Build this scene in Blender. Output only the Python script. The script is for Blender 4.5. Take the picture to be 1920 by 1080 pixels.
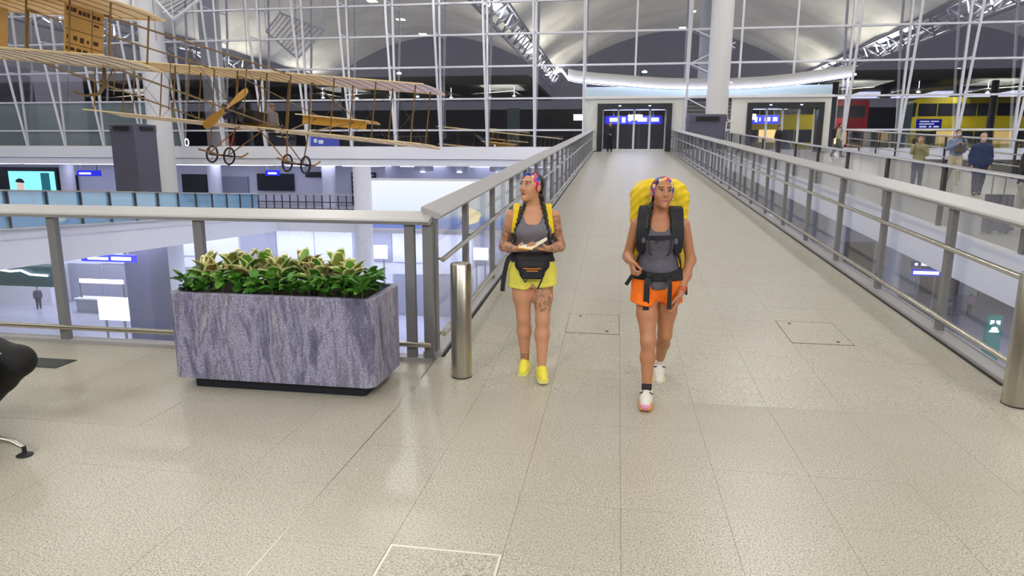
import bpy, bmesh, math, random
import numpy as np
from mathutils import Matrix, Vector, Euler
random.seed(7)
for _o in list(bpy.data.objects): bpy.data.objects.remove(_o)
scene = bpy.context.scene
COL = scene.collection

# ------------------------------------------------------------------ camera
F_PX = 1242.1; PITCH = .191245; YAW = .155051; ROLL = -.00536; EYE = Vector((0, 0, 1.75))
def camera_axes():
    cy, sy, cp, sp = math.cos(YAW), math.sin(YAW), math.cos(PITCH), math.sin(PITCH)
    fwd = Vector((-sy*cp, cy*cp, -sp)); right = Vector((cy, sy, 0)); down = fwd.cross(right)
    return right*math.cos(ROLL)+down*math.sin(ROLL), -right*math.sin(ROLL)+down*math.cos(ROLL), fwd
_r, _d, _f = camera_axes()
cam_data = bpy.data.cameras.new('camera'); cam = bpy.data.objects.new('camera', cam_data); COL.objects.link(cam)
cam_data.sensor_width = 36; cam_data.lens = F_PX/1920*36; cam_data.clip_end = 400; cam_data.clip_start = .05
cam.matrix_world = Matrix(((_r.x, -_d.x, -_f.x, 0), (_r.y, -_d.y, -_f.y, 0), (_r.z, -_d.z, -_f.z, EYE.z), (0, 0, 0, 1)))
scene.camera = cam

# ------------------------------------------------------------------ world (night) and exposure
world = bpy.data.worlds.new('night'); scene.world = world; world.use_nodes = True
world.node_tree.nodes['Background'].inputs[0].default_value = (.085, .08, .10, 1)
world.node_tree.nodes['Background'].inputs[1].default_value = 3.2
vs = scene.view_settings; vs.view_transform = 'Standard'; vs.look = 'None'; vs.gamma = 1; vs.exposure = 0.0; vs.use_curve_mapping = False
scene.cycles.transparent_max_bounces = 24
scene.cycles.max_bounces = 8
scene.cycles.sample_clamp_indirect = 6

# ------------------------------------------------------------------ lights of the hall
def area(name, loc, size, power, color, up=False, sizey=None, spread=180):
    l = bpy.data.lights.new(name, 'AREA'); l.energy = power; l.color = color; l.spread = math.radians(spread)
    l.shape = 'RECTANGLE'; l.size = size; l.size_y = sizey or size
    o = bpy.data.objects.new(name, l); COL.objects.link(o); o.location = loc
    if up: o.rotation_euler = (math.pi, 0, 0)
    return o
WARM = (1, .975, .92); COOL = (.80, .83, 1.0)
# downlight clusters in the roof valleys and crowns
for X in (-28, -10, 8, 26):
    for Y in (-14, -4, 6, 17, 29, 36):
        area('roof_downlight_lamp', (X, Y, 13.4 if X in (-10, 26) else 19.2), 1.0, 130 if Y < 10 else 520, WARM)
# uplights washing the vault shells
for X in (-46, -10, 26):
    for Y in (-12, 8, 28):
        area('vault_uplight_lamp', (X, Y, 12.6), 2.0, 5600, (1, .975, .91), up=True, sizey=9)
# fill lamps added out of view behind the camera, tilted to front-light people and planter
for X in (-5, 2, 9, 16):
    _l = area('front_fill_lamp', (X, -7, 7.2), 1.8, 400, (1, .985, .96), sizey=.9); _l.rotation_euler = (math.radians(48), 0, 0)
# unseen cool fill lamps added below walkway height to light the lower hall
for (X, Y, Z, sx, sy, p) in ((.8, 14, -.45, 3, 10, 900), (.8, 30, .3, 3, 14, 1100), (9, 14, -.3, 5, 10, 1100), (9, 30, .5, 5, 14, 1300),
                             (-23, 15, -1.75, 4, 9, 1000), (-25, 29, -2.6, 4, 12, 1200), (-30, 43.5, -3.1, 30, 3, 1800), (-8, 43.5, -3.1, 12, 3, 900),
                             (30, 30, -1, 12, 20, 2200), (-46, 24, -1, 10, 20, 2200)):
    area('lower_hall_fill_lamp', (X, Y, Z), sx, p, COOL, sizey=sy)

# lamps under the kerbside canopy outside and in the door lobby
for X in (-40, -22, -9, 17, 26, 36): area('canopy_lamp', (X, 52.5, 7.2), 3, 1500, (1, .95, .85), sizey=4)
for X in (.8, 9.3): area('lobby_lamp', (X, 42.8, 4.7), 2.5, 90, COOL, sizey=1)

# ------------------------------------------------------------------ materials
MATS = {}
def nodes_of(name):
    m = bpy.data.materials.new(name); m.use_nodes = True; MATS[name] = m
    nt = m.node_tree; return m, nt, nt.nodes['Principled BSDF']
def hexc(r, g, b):
    f = lambda v: (v/255/12.92) if v/255 <= .04045 else ((v/255+.055)/1.055)**2.4
    return (f(r), f(g), f(b), 1)
def link(nt, a, b): nt.links.new(a, b)
def mat(name, rgb, rough=.5, metal=0, emit=0, noise=0, scale=8, bump=0, bscale=40, coat=0, spec=.5, space='object', stretch=None):
    if name in MATS: return MATS[name]
    m, nt, b = nodes_of(name); c = hexc(*rgb)
    b.inputs['Base Color'].default_value = c; b.inputs['Roughness'].default_value = rough; b.inputs['Metallic'].default_value = metal
    b.inputs['Specular IOR Level'].default_value = spec; b.inputs['Coat Weight'].default_value = coat
    if emit: b.inputs['Emission Color'].default_value = c; b.inputs['Emission Strength'].default_value = emit
    if noise or bump:
        tc = nt.nodes.new('ShaderNodeTexCoord'); src = tc.outputs['Object']
        if space == 'world': src = nt.nodes.new('ShaderNodeNewGeometry').outputs['Position']
        if stretch:
            mp = nt.nodes.new('ShaderNodeMapping'); mp.inputs['Scale'].default_value = stretch; link(nt, src, mp.inputs[0]); src = mp.outputs[0]
    if noise:
        n = nt.nodes.new('ShaderNodeTexNoise'); n.inputs['Scale'].default_value = scale; n.inputs['Detail'].default_value = 4; link(nt, src, n.inputs['Vector'])
        mx = nt.nodes.new('ShaderNodeMix'); mx.data_type = 'RGBA'; mx.blend_type = 'MULTIPLY'; mx.inputs[0].default_value = 1
        mx.inputs[6].default_value = c
        cr = nt.nodes.new('ShaderNodeValToRGB'); cr.color_ramp.elements[0].position = .3; cr.color_ramp.elements[1].position = .7
        lo = 1-noise; cr.color_ramp.elements[0].color = (lo, lo, lo, 1); cr.color_ramp.elements[1].color = (1, 1, 1, 1)
        link(nt, n.outputs[0], cr.inputs[0]); link(nt, cr.outputs[0], mx.inputs[7]); link(nt, mx.outputs[2], b.inputs['Base Color'])
    if bump:
        n2 = nt.nodes.new('ShaderNodeTexNoise'); n2.inputs['Scale'].default_value = bscale; link(nt, src, n2.inputs['Vector'])
        bp = nt.nodes.new('ShaderNodeBump'); bp.inputs['Strength'].default_value = bump; bp.inputs['Distance'].default_value = .01
        link(nt, n2.outputs[0], bp.inputs['Height']); link(nt, bp.outputs[0], b.inputs['Normal'])
    return m
def ramp_node(nt, stops):
    cr = nt.nodes.new('ShaderNodeValToRGB'); e = cr.color_ramp.elements
    while len(e) < len(stops): e.new(.5)
    for i, (p, c) in enumerate(stops): e[i].position = p; e[i].color = c
    return cr
def granite(name, base, dark, pale, warm, rough=.32):
    m, nt, b = nodes_of(name); g = nt.nodes.new('ShaderNodeNewGeometry').outputs['Position']
    def nz(scale, det=2, rgh=.5):
        n = nt.nodes.new('ShaderNodeTexNoise'); n.inputs['Scale'].default_value = scale; n.inputs['Detail'].default_value = det
        n.inputs['Roughness'].default_value = rgh; link(nt, g, n.inputs['Vector']); return n.outputs[0]
    def mixc(fac, a, c):
        x = nt.nodes.new('ShaderNodeMix'); x.data_type = 'RGBA'; link(nt, fac, x.inputs[0])
        if isinstance(a, tuple): x.inputs[6].default_value = a
        else: link(nt, a, x.inputs[6])
        if isinstance(c, tuple): x.inputs[7].default_value = c
        else: link(nt, c, x.inputs[7])
        return x.outputs[2]
    r1 = ramp_node(nt, [(.40, (0, 0, 0, 1)), (.60, (1, 1, 1, 1))]); link(nt, nz(105, 3), r1.inputs[0])
    c1 = mixc(r1.outputs[0], hexc(*base), hexc(*pale))
    r2 = ramp_node(nt, [(.545, (0, 0, 0, 1)), (.64, (.72, .72, .72, 1))]); link(nt, nz(110, 2, .6), r2.inputs[0])
    c2 = mixc(r2.outputs[0], c1, hexc(*dark))
    r3 = ramp_node(nt, [(.42, (0, 0, 0, 1)), (.66, (.45, .45, .45, 1))]); link(nt, nz(1.3, 4), r3.inputs[0])
    c3 = mixc(r3.outputs[0], c2, hexc(*warm))
    link(nt, c3, b.inputs['Base Color']); b.inputs['Roughness'].default_value = rough
    return m
granite('granite', (166, 161, 146), (66, 63, 60), (202, 198, 186), (170, 163, 148))
granite('granite_joint', (146, 141, 128), (80, 78, 70), (135, 130, 118), (120, 112, 100), .7)
mat('white_paint', (226, 226, 230), .45)
mat('white_steel', (222, 222, 228), .4)
mat('fascia', (236, 237, 243), .5)
mat('vault_shell', (214, 210, 196), .6, noise=.25, scale=.25, space='world')
mat('truss_dark', (60, 62, 70), .4, .3)
mat('rear_dark', (34, 34, 38), .5)
mat('rail_cap', (178, 177, 180), .42, .25)
mat('steel', (188, 184, 172), .28, 1, bump=.05, bscale=200, stretch=(1, 1, .02))
mat('tube_steel', (205, 200, 186), .25, 1)
mat('post_grey', (128, 127, 130), .5, .1)
mat('post_dark', (62, 60, 62), .5, .1)
mat('black_rubber', (20, 20, 22), .6)
mat('tower_grey', (86, 86, 104), .55, noise=.12, scale=3)
mat('slot_black', (18, 18, 20), .6)
mat('asphalt', (52, 52, 56), .8)
mat('floor_low', (176, 178, 196), .22, noise=.08, scale=1.5, space='world')
mat('floor_shop', (170, 168, 172), .3)
mat('panel_white', (216, 218, 230), .4)
mat('panel_grey', (150, 152, 168), .45)
mat('louvre_grey', (128, 126, 128), .6)
mat('frame_dark', (50, 52, 58), .4, .4)
mat('portal', (222, 222, 218), .5)
mat('soil', (44, 34, 26), .9)
mat('lamp_white', (235, 238, 255), .5, emit=9)
mat('lamp_soft', (226, 228, 255), .5, emit=3.2)
mat('lamp_band', (214, 218, 255), .5, emit=14)
mat('screen_white', (225, 235, 255), .4, emit=1.5)
mat('screen_cyan', (120, 214, 222), .4, emit=1.3)
mat('screen_blue', (110, 120, 235), .4, emit=1.2)
mat('sign_blue', (30, 36, 190), .4, emit=.9)
mat('sign_text', (235, 240, 255), .4, emit=2.0)
mat('sign_navy', (30, 40, 96), .4, emit=.25)
mat('canvas', (252, 226, 168), .75, noise=.1, scale=5)
mat('canvas_dark', (150, 112, 58), .7)
mat('wood', (146, 98, 42), .5)
mat('wood_dark', (128, 100, 52), .6)
mat('print_brown', (70, 46, 24), .7)
mat('plinth', (16, 18, 30), .5)
def glass(name, tint, refl, power=2.5, rough=.0, milky=0, milk=(200, 205, 225)):
    m, nt, b = nodes_of(name); nt.nodes.remove(b); out = nt.nodes['Material Output']
    tr = nt.nodes.new('ShaderNodeBsdfTransparent'); tr.inputs[0].default_value = (*tint, 1)
    gl = nt.nodes.new('ShaderNodeBsdfGlossy'); gl.inputs['Roughness'].default_value = rough
    lw = nt.nodes.new('ShaderNodeLayerWeight'); lw.inputs[0].default_value = .5
    pw = nt.nodes.new('ShaderNodeMath'); pw.operation = 'POWER'; link(nt, lw.outputs['Facing'], pw.inputs[0]); pw.inputs[1].default_value = power
    mr = nt.nodes.new('ShaderNodeMapRange'); link(nt, pw.outputs[0], mr.inputs[0]); mr.inputs[3].default_value = refl; mr.inputs[4].default_value = .85
    mx = nt.nodes.new('ShaderNodeMixShader'); link(nt, mr.outputs[0], mx.inputs[0]); link(nt, tr.outputs[0], mx.inputs[1]); link(nt, gl.outputs[0], mx.inputs[2])
    last = mx.outputs[0]
    if milky:
        df = nt.nodes.new('ShaderNodeBsdfDiffuse'); df.inputs[0].default_value = hexc(*milk)
        m2 = nt.nodes.new('ShaderNodeMixShader'); m2.inputs[0].default_value = milky; link(nt, last, m2.inputs[1]); link(nt, df.outputs[0], m2.inputs[2]); last = m2.outputs[0]
    link(nt, last, out.inputs[0]); return m
glass('glass_wall', (.80, .82, .84), .40)
glass('glass_rail', (.94, .95, .965), .05, 4, milky=.035)
glass('glass_blue_reflection', (.72, .88, .98), .25, 3, milky=.28, milk=(176, 226, 252))  # milky cyan paints the billboard's blue reflection into the walkway glass
glass('glass_frost', (.5, .55, .56), .25, 3, milky=.45, milk=(150, 166, 168))
glass('glass_pale', (.6, .7, .72), .12, 3, milky=.6, milk=(205, 222, 222))
def stone(name):
    m, nt, b = nodes_of(name); tc = nt.nodes.new('ShaderNodeTexCoord'); mp = nt.nodes.new('ShaderNodeMapping')
    mp.inputs['Scale'].default_value = (2.6, 2.6, .55); mp.inputs['Rotation'].default_value = (0, .22, 0); link(nt, tc.outputs['Object'], mp.inputs[0])
    n0 = nt.nodes.new('ShaderNodeTexNoise'); n0.inputs['Scale'].default_value = 1.6; n0.inputs['Detail'].default_value = 5; link(nt, mp.outputs[0], n0.inputs['Vector'])
    va = nt.nodes.new('ShaderNodeVectorMath'); va.operation = 'MULTIPLY_ADD'; link(nt, n0.outputs['Color'], va.inputs[0]); va.inputs[1].default_value = (.9, .9, .9); link(nt, mp.outputs[0], va.inputs[2])
    n1 = nt.nodes.new('ShaderNodeTexNoise'); n1.inputs['Scale'].default_value = 2.4; n1.inputs['Detail'].default_value = 8; n1.inputs['Roughness'].default_value = .62; link(nt, va.outputs[0], n1.inputs['Vector'])
    cr = ramp_node(nt, [(.28, hexc(74, 72, 96)), (.42, hexc(116, 114, 140)), (.5, hexc(164, 162, 188)), (.57, hexc(122, 116, 136)), (.64, hexc(176, 172, 192)), (.75, hexc(138, 132, 148))]); link(nt, n1.outputs[0], cr.inputs[0])
    n2 = nt.nodes.new('ShaderNodeTexNoise'); n2.inputs['Scale'].default_value = 70; n2.inputs['Detail'].default_value = 3; link(nt, tc.outputs['Object'], n2.inputs['Vector'])
    c2 = ramp_node(nt, [(.38, (.55, .55, .58, 1)), (.6, (1.1, 1.1, 1.12, 1))]); link(nt, n2.outputs[0], c2.inputs[0])
    mx = nt.nodes.new('ShaderNodeMix'); mx.data_type = 'RGBA'; mx.blend_type = 'MULTIPLY'; mx.inputs[0].default_value = .8
    link(nt, cr.outputs[0], mx.inputs[6]); link(nt, c2.outputs[0], mx.inputs[7]); link(nt, mx.outputs[2], b.inputs['Base Color'])
    b.inputs['Roughness'].default_value = .5
    bp = nt.nodes.new('ShaderNodeBump'); bp.inputs['Strength'].default_value = .25; bp.inputs['Distance'].default_value = .01; link(nt, n1.outputs[0], bp.inputs['Height']); link(nt, bp.outputs[0], b.inputs['Normal'])
    return m
stone('gneiss')
def headband_mat():
    m, nt, b = nodes_of('headband'); tc = nt.nodes.new('ShaderNodeTexCoord')
    v = nt.nodes.new('ShaderNodeTexVoronoi'); v.inputs['Scale'].default_value = 38; link(nt, tc.outputs['Object'], v.inputs['Vector'])
    sp = nt.nodes.new('ShaderNodeSeparateColor'); link(nt, v.outputs['Color'], sp.inputs[0])
    cr = ramp_node(nt, [(0, hexc(196, 30, 50)), (.25, hexc(40, 90, 200)), (.45, hexc(230, 214, 130)), (.62, hexc(40, 30, 80)), (.8, hexc(214, 70, 140)), (1, hexc(90, 190, 220))])
    cr.color_ramp.interpolation = 'CONSTANT'; link(nt, sp.outputs[0], cr.inputs[0]); link(nt, cr.outputs[0], b.inputs['Base Color']); b.inputs['Roughness'].default_value = .7
headband_mat()
def attr_mat(name, rough=.5, tattoo=False):
    m, nt, b = nodes_of(name); a = nt.nodes.new('ShaderNodeAttribute'); a.attribute_name = 'tone'
    out = a.outputs['Color']
    tc = nt.nodes.new('ShaderNodeTexCoord')
    if tattoo:   # inked skin: the mask comes with the mesh, the drawing from a warped noise
        n = nt.nodes.new('ShaderNodeTexNoise'); n.inputs['Scale'].default_value = 26; n.inputs['Detail'].default_value = 3; n.inputs['Distortion'].default_value = 1.8; link(nt, tc.outputs['Object'], n.inputs['Vector'])
        r = ramp_node(nt, [(.45, (0, 0, 0, 1)), (.56, (1, 1, 1, 1))]); link(nt, n.outputs[0], r.inputs[0])
        k = nt.nodes.new('ShaderNodeAttribute'); k.attribute_name = 'ink'
        mu = nt.nodes.new('ShaderNodeMath'); mu.operation = 'MULTIPLY'; link(nt, r.outputs[0], mu.inputs[0]); link(nt, k.outputs['Fac'], mu.inputs[1])
        mx = nt.nodes.new('ShaderNodeMix'); mx.data_type = 'RGBA'; link(nt, mu.outputs[0], mx.inputs[0]); link(nt, out, mx.inputs[6]); mx.inputs[7].default_value = hexc(98, 80, 74); out = mx.outputs[2]
    link(nt, out, b.inputs['Base Color']); b.inputs['Roughness'].default_value = rough
    b.inputs['Subsurface Weight'].default_value = .06; b.inputs['Subsurface Radius'].default_value = (.02, .008, .004)
attr_mat('skin'); attr_mat('skin_inked', tattoo=True)

# ------------------------------------------------------------------ mesh helpers
def V(*a): return Vector(a)
class MB:
    def __init__(s): s.v = []; s.f = []; s.m = []
    def add(s, vs, fs, mi=0):
        b = len(s.v); s.v += [tuple(v) for v in vs]; s.f += [tuple(b+i for i in f) for f in fs]; s.m += [mi]*len(fs); return s
    def box(s, x0, x1, y0, y1, z0, z1, mi=0):
        return s.hexa([(x0, y0, z0), (x1, y0, z0), (x1, y1, z0), (x0, y1, z0), (x0, y0, z1), (x1, y0, z1), (x1, y1, z1), (x0, y1, z1)], mi)
    def hexa(s, p, mi=0):
        return s.add(p, [(3, 2, 1, 0), (4, 5, 6, 7), (0, 1, 5, 4), (1, 2, 6, 5), (2, 3, 7, 6), (3, 0, 4, 7)], mi)
    def bar(s, a, b, w, h, up=(0, 0, 1), mi=0):
        a, b, up = Vector(a), Vector(b), Vector(up); d = (b-a).normalized(); sd = d.cross(up)
        if sd.length < 1e-5: sd = d.cross(Vector((1, 0, 0)))
        sd.normalize(); u = sd.cross(d).normalized(); sd *= w/2; u *= h/2
        return s.hexa([a-sd-u, a+sd-u, b+sd-u, b-sd-u, a-sd+u, a+sd+u, b+sd+u, b-sd+u], mi)
    def tube(s, pts, r, n=8, mi=0, closed=False):
        pts = [Vector(p) for p in pts]; N = len(pts); rs = r if isinstance(r, (list, tuple)) else [r]*N; rings = []; prev = None
        for i, p in enumerate(pts):
            if closed: d = pts[(i+1) % N]-pts[i-1]
            else: d = pts[min(i+1, N-1)]-pts[max(i-1, 0)]
            d.normalize()
            if prev is None: prev = d.orthogonal().normalized()
            u = (prev-d*prev.dot(d))
            u = u.normalized() if u.length > 1e-6 else d.orthogonal().normalized()
            prev = u; w = d.cross(u)
            rings.append([p+(u*math.cos(t)+w*math.sin(t))*rs[i] for t in [2*math.pi*k/n for k in range(n)]])
        vs = [q for R in rings for q in R]; fs = []
        for i in range(N if closed else N-1):
            a, b = i*n, ((i+1) % N)*n
            fs += [(a+k, a+(k+1) % n, b+(k+1) % n, b+k) for k in range(n)]
        if not closed: fs += [tuple(range(n-1, -1, -1)), tuple((N-1)*n+k for k in range(n))]
        return s.add(vs, fs, mi)
    def lathe(s, prof, c=(0, 0, 0), n=20, mi=0):
        vs = [(c[0]+r*math.cos(2*math.pi*k/n), c[1]+r*math.sin(2*math.pi*k/n), c[2]+z) for r, z in prof for k in range(n)]; N = len(prof)
        fs = [(i*n+k, i*n+(k+1) % n, (i+1)*n+(k+1) % n, (i+1)*n+k) for i in range(N-1) for k in range(n)]
        fs += [tuple(range(n-1, -1, -1)), tuple((N-1)*n+k for k in range(n))]
        return s.add(vs, fs, mi)
    def prism(s, poly, z0, z1, mi=0):
        n = len(poly); vs = [(x, y, z0) for x, y in poly]+[(x, y, z1) for x, y in poly]
        return s.add(vs, [tuple(range(n-1, -1, -1)), tuple(range(n, 2*n))]+[(i, (i+1) % n, n+(i+1) % n, n+i) for i in range(n)], mi)
    def sweep(s, sec, a, b, mi=0):      # a cross-section given as offsets (vectors), extruded from a to b
        a, b = Vector(a), Vector(b); n = len(sec); vs = [a+Vector(q) for q in sec]+[b+Vector(q) for q in sec]
        return s.add(vs, [tuple(range(n-1, -1, -1)), tuple(range(n, 2*n))]+[(i, (i+1) % n, n+(i+1) % n, n+i) for i in range(n)], mi)
    def ribbon(s, pts, wids, nrm, th, mi=0):   # strap: points, width vectors, normals
        vs = []
        for p, w, n in zip(pts, wids, nrm):
            p, w, n = Vector(p), Vector(w)/2, Vector(n).normalized()*th/2
            vs += [p-w-n, p+w-n, p+w+n, p-w+n]
        N = len(pts); fs = [(3, 2, 1, 0), tuple(4*(N-1)+k for k in range(4))]
        for i in range(N-1): fs += [(4*i+k, 4*i+(k+1) % 4, 4*i+4+(k+1) % 4, 4*i+4+k) for k in range(4)]
        return s.add(vs, fs, mi)
    def mesh(s, name, mats, smooth=False):
        me = bpy.data.meshes.new(name); me.from_pydata(s.v, [], s.f)
        for m in (mats if isinstance(mats, (list, tuple)) else [mats]): me.materials.append(MATS[m])
        if any(s.m): me.polygons.foreach_set('material_index', s.m)
        bm = bmesh.new(); bm.from_mesh(me); bmesh.ops.recalc_face_normals(bm, faces=bm.faces); bm.to_mesh(me); bm.free()
        if smooth:
            me.shade_smooth()
            try: me.set_sharp_from_angle(angle=math.radians(40))
            except Exception: pass
        me.update(); return me
    def build(s, name, mats, parent=None, smooth=False, local=False):
        return put(name, s.mesh(name, mats, smooth), parent, local=local)
WM = {}
def put(name, me, parent=None, M=None, local=False):
    o = bpy.data.objects.new(name, me); COL.objects.link(o)
    if M is not None: o.matrix_basis = M
    if parent is not None:
        o.parent = parent
        if not local and parent.name in WM: o.matrix_parent_inverse = WM[parent.name].inverted()
    return o
def thing(name, label, cat, loc=(0, 0, 0), rot=None, group=None):
    o = bpy.data.objects.new(name, None); COL.objects.link(o); o.empty_display_size = .2
    M = Matrix.Translation(loc) @ (rot.to_4x4() if rot is not None else Matrix())
    o.matrix_basis = M; WM[o.name] = M; return tag(o, label, cat, group)
def tag(o, label, cat, group=None):
    o['label'] = label; o['category'] = cat
    if group: o['group'] = group
    return o
def struct(name, label=None, mb=None, mats=None, loc=(0, 0, 0), cat=None, smooth=False):
    if mb is None:
        o = bpy.data.objects.new(name, None); COL.objects.link(o); o.matrix_basis = Matrix.Translation(loc); WM[o.name] = o.matrix_basis.copy()
    else: o = mb.build(name, mats, smooth=smooth)
    o['kind'] = 'structure'
    if label: o['label'] = label
    if cat: o['category'] = cat
    return o
def T(x, y, z): return Matrix.Translation((x, y, z))
def rounded_rect(x0, x1, y0, y1, r, n=6):
    out = []
    for cx, cy, a0 in ((x1-r, y1-r, 0), (x0+r, y1-r, 90), (x0+r, y0+r, 180), (x1-r, y0+r, 270)):
        out += [(cx+r*math.cos(math.radians(a0+90*k/n)), cy+r*math.sin(math.radians(a0+90*k/n))) for k in range(n+1)]
    return out
# ================================================================== THE SETTING
Y0, S = 4.78, .063
def zr(Y): return max(0.0, S*(Y-Y0))
LOW = -9.6; WALL = 41.0; UP = 2.3
XL, XR = -1.53, 3.08                       # edges of the ramp
# ---- near floor with its granite slabs
TX, TY = .527, .54
fl = struct('floor', 'speckled beige granite floor at the foot of the ramp', loc=(0, 0, 0), cat='floor')
b = MB(); b.box(-30, XL+.02, -9, 5.56, -.5, -.012); b.box(XL+.02, 13, -9, Y0, -.5, -.012); b.build('floor_bed', 'granite_joint', fl)
b = MB(); b.box(-30, -7.86, -9, 5.5, -.012, 0); b.box(-7.86, 13, -9, .46, -.012, 0); b.box(3.24, 13, .46, Y0, -.012, 0); b.build('slab_field', 'granite', fl)
def slab_mesh(lx, ly, g=.0007):
    m = MB(); e = .0004
    x, y = lx/2-g, ly/2-g
    m.add([(-x, -y, -.012), (x, -y, -.012), (x, y, -.012), (-x, y, -.012), (-x, -y, -e), (x, -y, -e), (x, y, -e), (-x, y, -e), (-x+e, -y+e, 0), (x-e, -y+e, 0), (x-e, y-e, 0), (-x+e, y-e, 0)],
          [(3, 2, 1, 0), (0, 1, 5, 4), (1, 2, 6, 5), (2, 3, 7, 6), (3, 0, 4, 7), (4, 5, 9, 8), (5, 6, 10, 9), (6, 7, 11, 10), (7, 4, 8, 11), (8, 9, 10, 11)])
    return m.mesh('granite_slab', 'granite')
SL = slab_mesh(TX, TY)
rnd = random.Random(3)
for i in range(-12, 9):
    for j in range(9 if i < 0 else 8):
        y = Y0-TY*7.5+TY*j
        if j == 8 and y+TY/2 > 5.5: pass
        put('granite_slab', SL, fl, T(-1.507+TX*(i+.5), y, rnd.uniform(-.0006, .0006)))
b = MB(); b.box(-7.86, -1.52, Y0+TY+.003, 5.5, -.012, 0); b.build('edge_slab', 'granite', fl)
b = MB(); b.box(-6.4, -4.63, 4.7, 4.93, -.002, .006); tag(b.build('floor_grille', 'frame_dark'), 'dark grey floor grille strip by the left balustrade', 'grille')
b = MB(); b.box(-1.5095, -1.5045, -2, 5.0, -.005, .0012); b.build('metal_strip', 'steel', fl)

def sloped(b, x0, x1, ya, yb, z0, z1, mi=0, zf=zr):    # a slab that follows a slope: z0, z1 are offsets from the slope
    return b.hexa([(x0, ya, zf(ya)+z0), (x1, ya, zf(ya)+z0), (x1, yb, zf(yb)+z0), (x0, yb, zf(yb)+z0), (x0, ya, zf(ya)+z1), (x1, ya, zf(ya)+z1), (x1, yb, zf(yb)+z1), (x0, yb, zf(yb)+z1)], mi)
# ---- the ramp
rp = struct('floor_ramp', 'long pale granite ramp rising to the glass doors', loc=(0, Y0, 0), cat='ramp')
NR = 18
b = MB(); sloped(b, XL, XR+.1, Y0, 5.5, -.55, -.012); sloped(b, XL-.1, XR+.1, 5.5, WALL, -.55, -.012); b.build('ramp_slab', 'fascia', rp)
b = MB(); sloped(b, XL, XR, Y0+NR*TY, WALL+2, -.012, 0); b.build('ramp_surface', 'granite', rp)
b = MB(); sloped(b, -1.507+8*TX, XR, Y0, Y0+NR*TY, -.012, -.0005); b.build('edge_slab', 'granite', rp)
b = MB(); sloped(b, XL, -1.507+8*TX, Y0, Y0+NR*TY, -.014, -.0115); b.build('slab_bed', 'granite_joint', rp)
SLOPE = Matrix.Rotation(math.atan(S), 4, 'X'); SR = slab_mesh(TX, TY*math.sqrt(1+S*S))
for i in range(8):
    for j in range(NR):
        y = Y0+TY*(j+.5); put('granite_slab', SR, rp, T(-1.507+TX*(i+.5), y, zr(y)+rnd.uniform(-.0006, .0006)) @ SLOPE)
for x, lab in ((XL, 'kerb_channel'), (XR, 'kerb_channel')):
    b = MB(); sloped(b, x-.05, x+.05, 5.45, WALL, -.02, .035); b.build(lab, 'rail_cap', rp)
    s = 1 if x < 0 else -1
    b = MB(); sloped(b, min(x+s*.05, x+s*.08), max(x+s*.05, x+s*.08), 5.45, WALL, -.01, .004); b.build('drain_slot', 'black_rubber', rp)
b = MB(); sloped(b, XR+.02, XR+.12, Y0, WALL, -.7, .0); b.build('side_fascia', 'fascia', rp)
b = MB(); sloped(b, XL-.12, XL-.02, 5.5, WALL, -.7, .0); b.build('side_fascia', 'fascia', rp)

def cover(x0, x1, ya, yb, label, frame_mat, w):
    zc = zr((ya+yb)/2); ang = S if ya > Y0 else 0
    t = thing('access_cover', label, 'access cover', ((x0+x1)/2, (ya+yb)/2, zc)); R = T((x0+x1)/2, (ya+yb)/2, zc) @ (SLOPE if ang else Matrix())
    lx, ly = (x1-x0)/2, (yb-ya)/2
    m = MB(); m.box(-lx+w, lx-w, -ly+w, ly-w, -.001, .003); put('infill', m.mesh('infill', 'granite'), t, R)
    m = MB()
    for q in ((-lx, lx, -ly, -ly+w), (-lx, lx, ly-w, ly), (-lx, -lx+w, -ly+w, ly-w), (lx-w, lx, -ly+w, ly-w)): m.box(*q, -.001, .0045)
    put('frame', m.mesh('frame', frame_mat), t, R)
    for cx, cy in ((lx-.12, -ly+.08), (-lx+.12, ly-.08)) if w < .008 else ((lx-.13, ly-.16), (-lx+.13, -ly+.16)):
        m = MB(); m.lathe([(.016, 0), (.016, .004), (.007, .0045), (.007, .003)], (cx, cy, .002), 14); put('lifting_socket', m.mesh('lifting_socket', 'steel' if w > .008 else 'print_brown'), t, R)
    return t
mat('pale_metal', (226, 222, 208), .35, .3)
cover(-.975, -.455, 2.11, 2.66, 'floor access cover with bright metal frame and lifting socket', 'pale_metal', .012)
cover(-.455, .07, 6.28, 6.93, 'thin-jointed access cover on the ramp between the two women', 'granite_joint', .006)
cover(1.65, 2.2, 6.27, 6.96, 'thin-jointed access cover on the ramp towards the right balustrade', 'granite_joint', .006)

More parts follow.
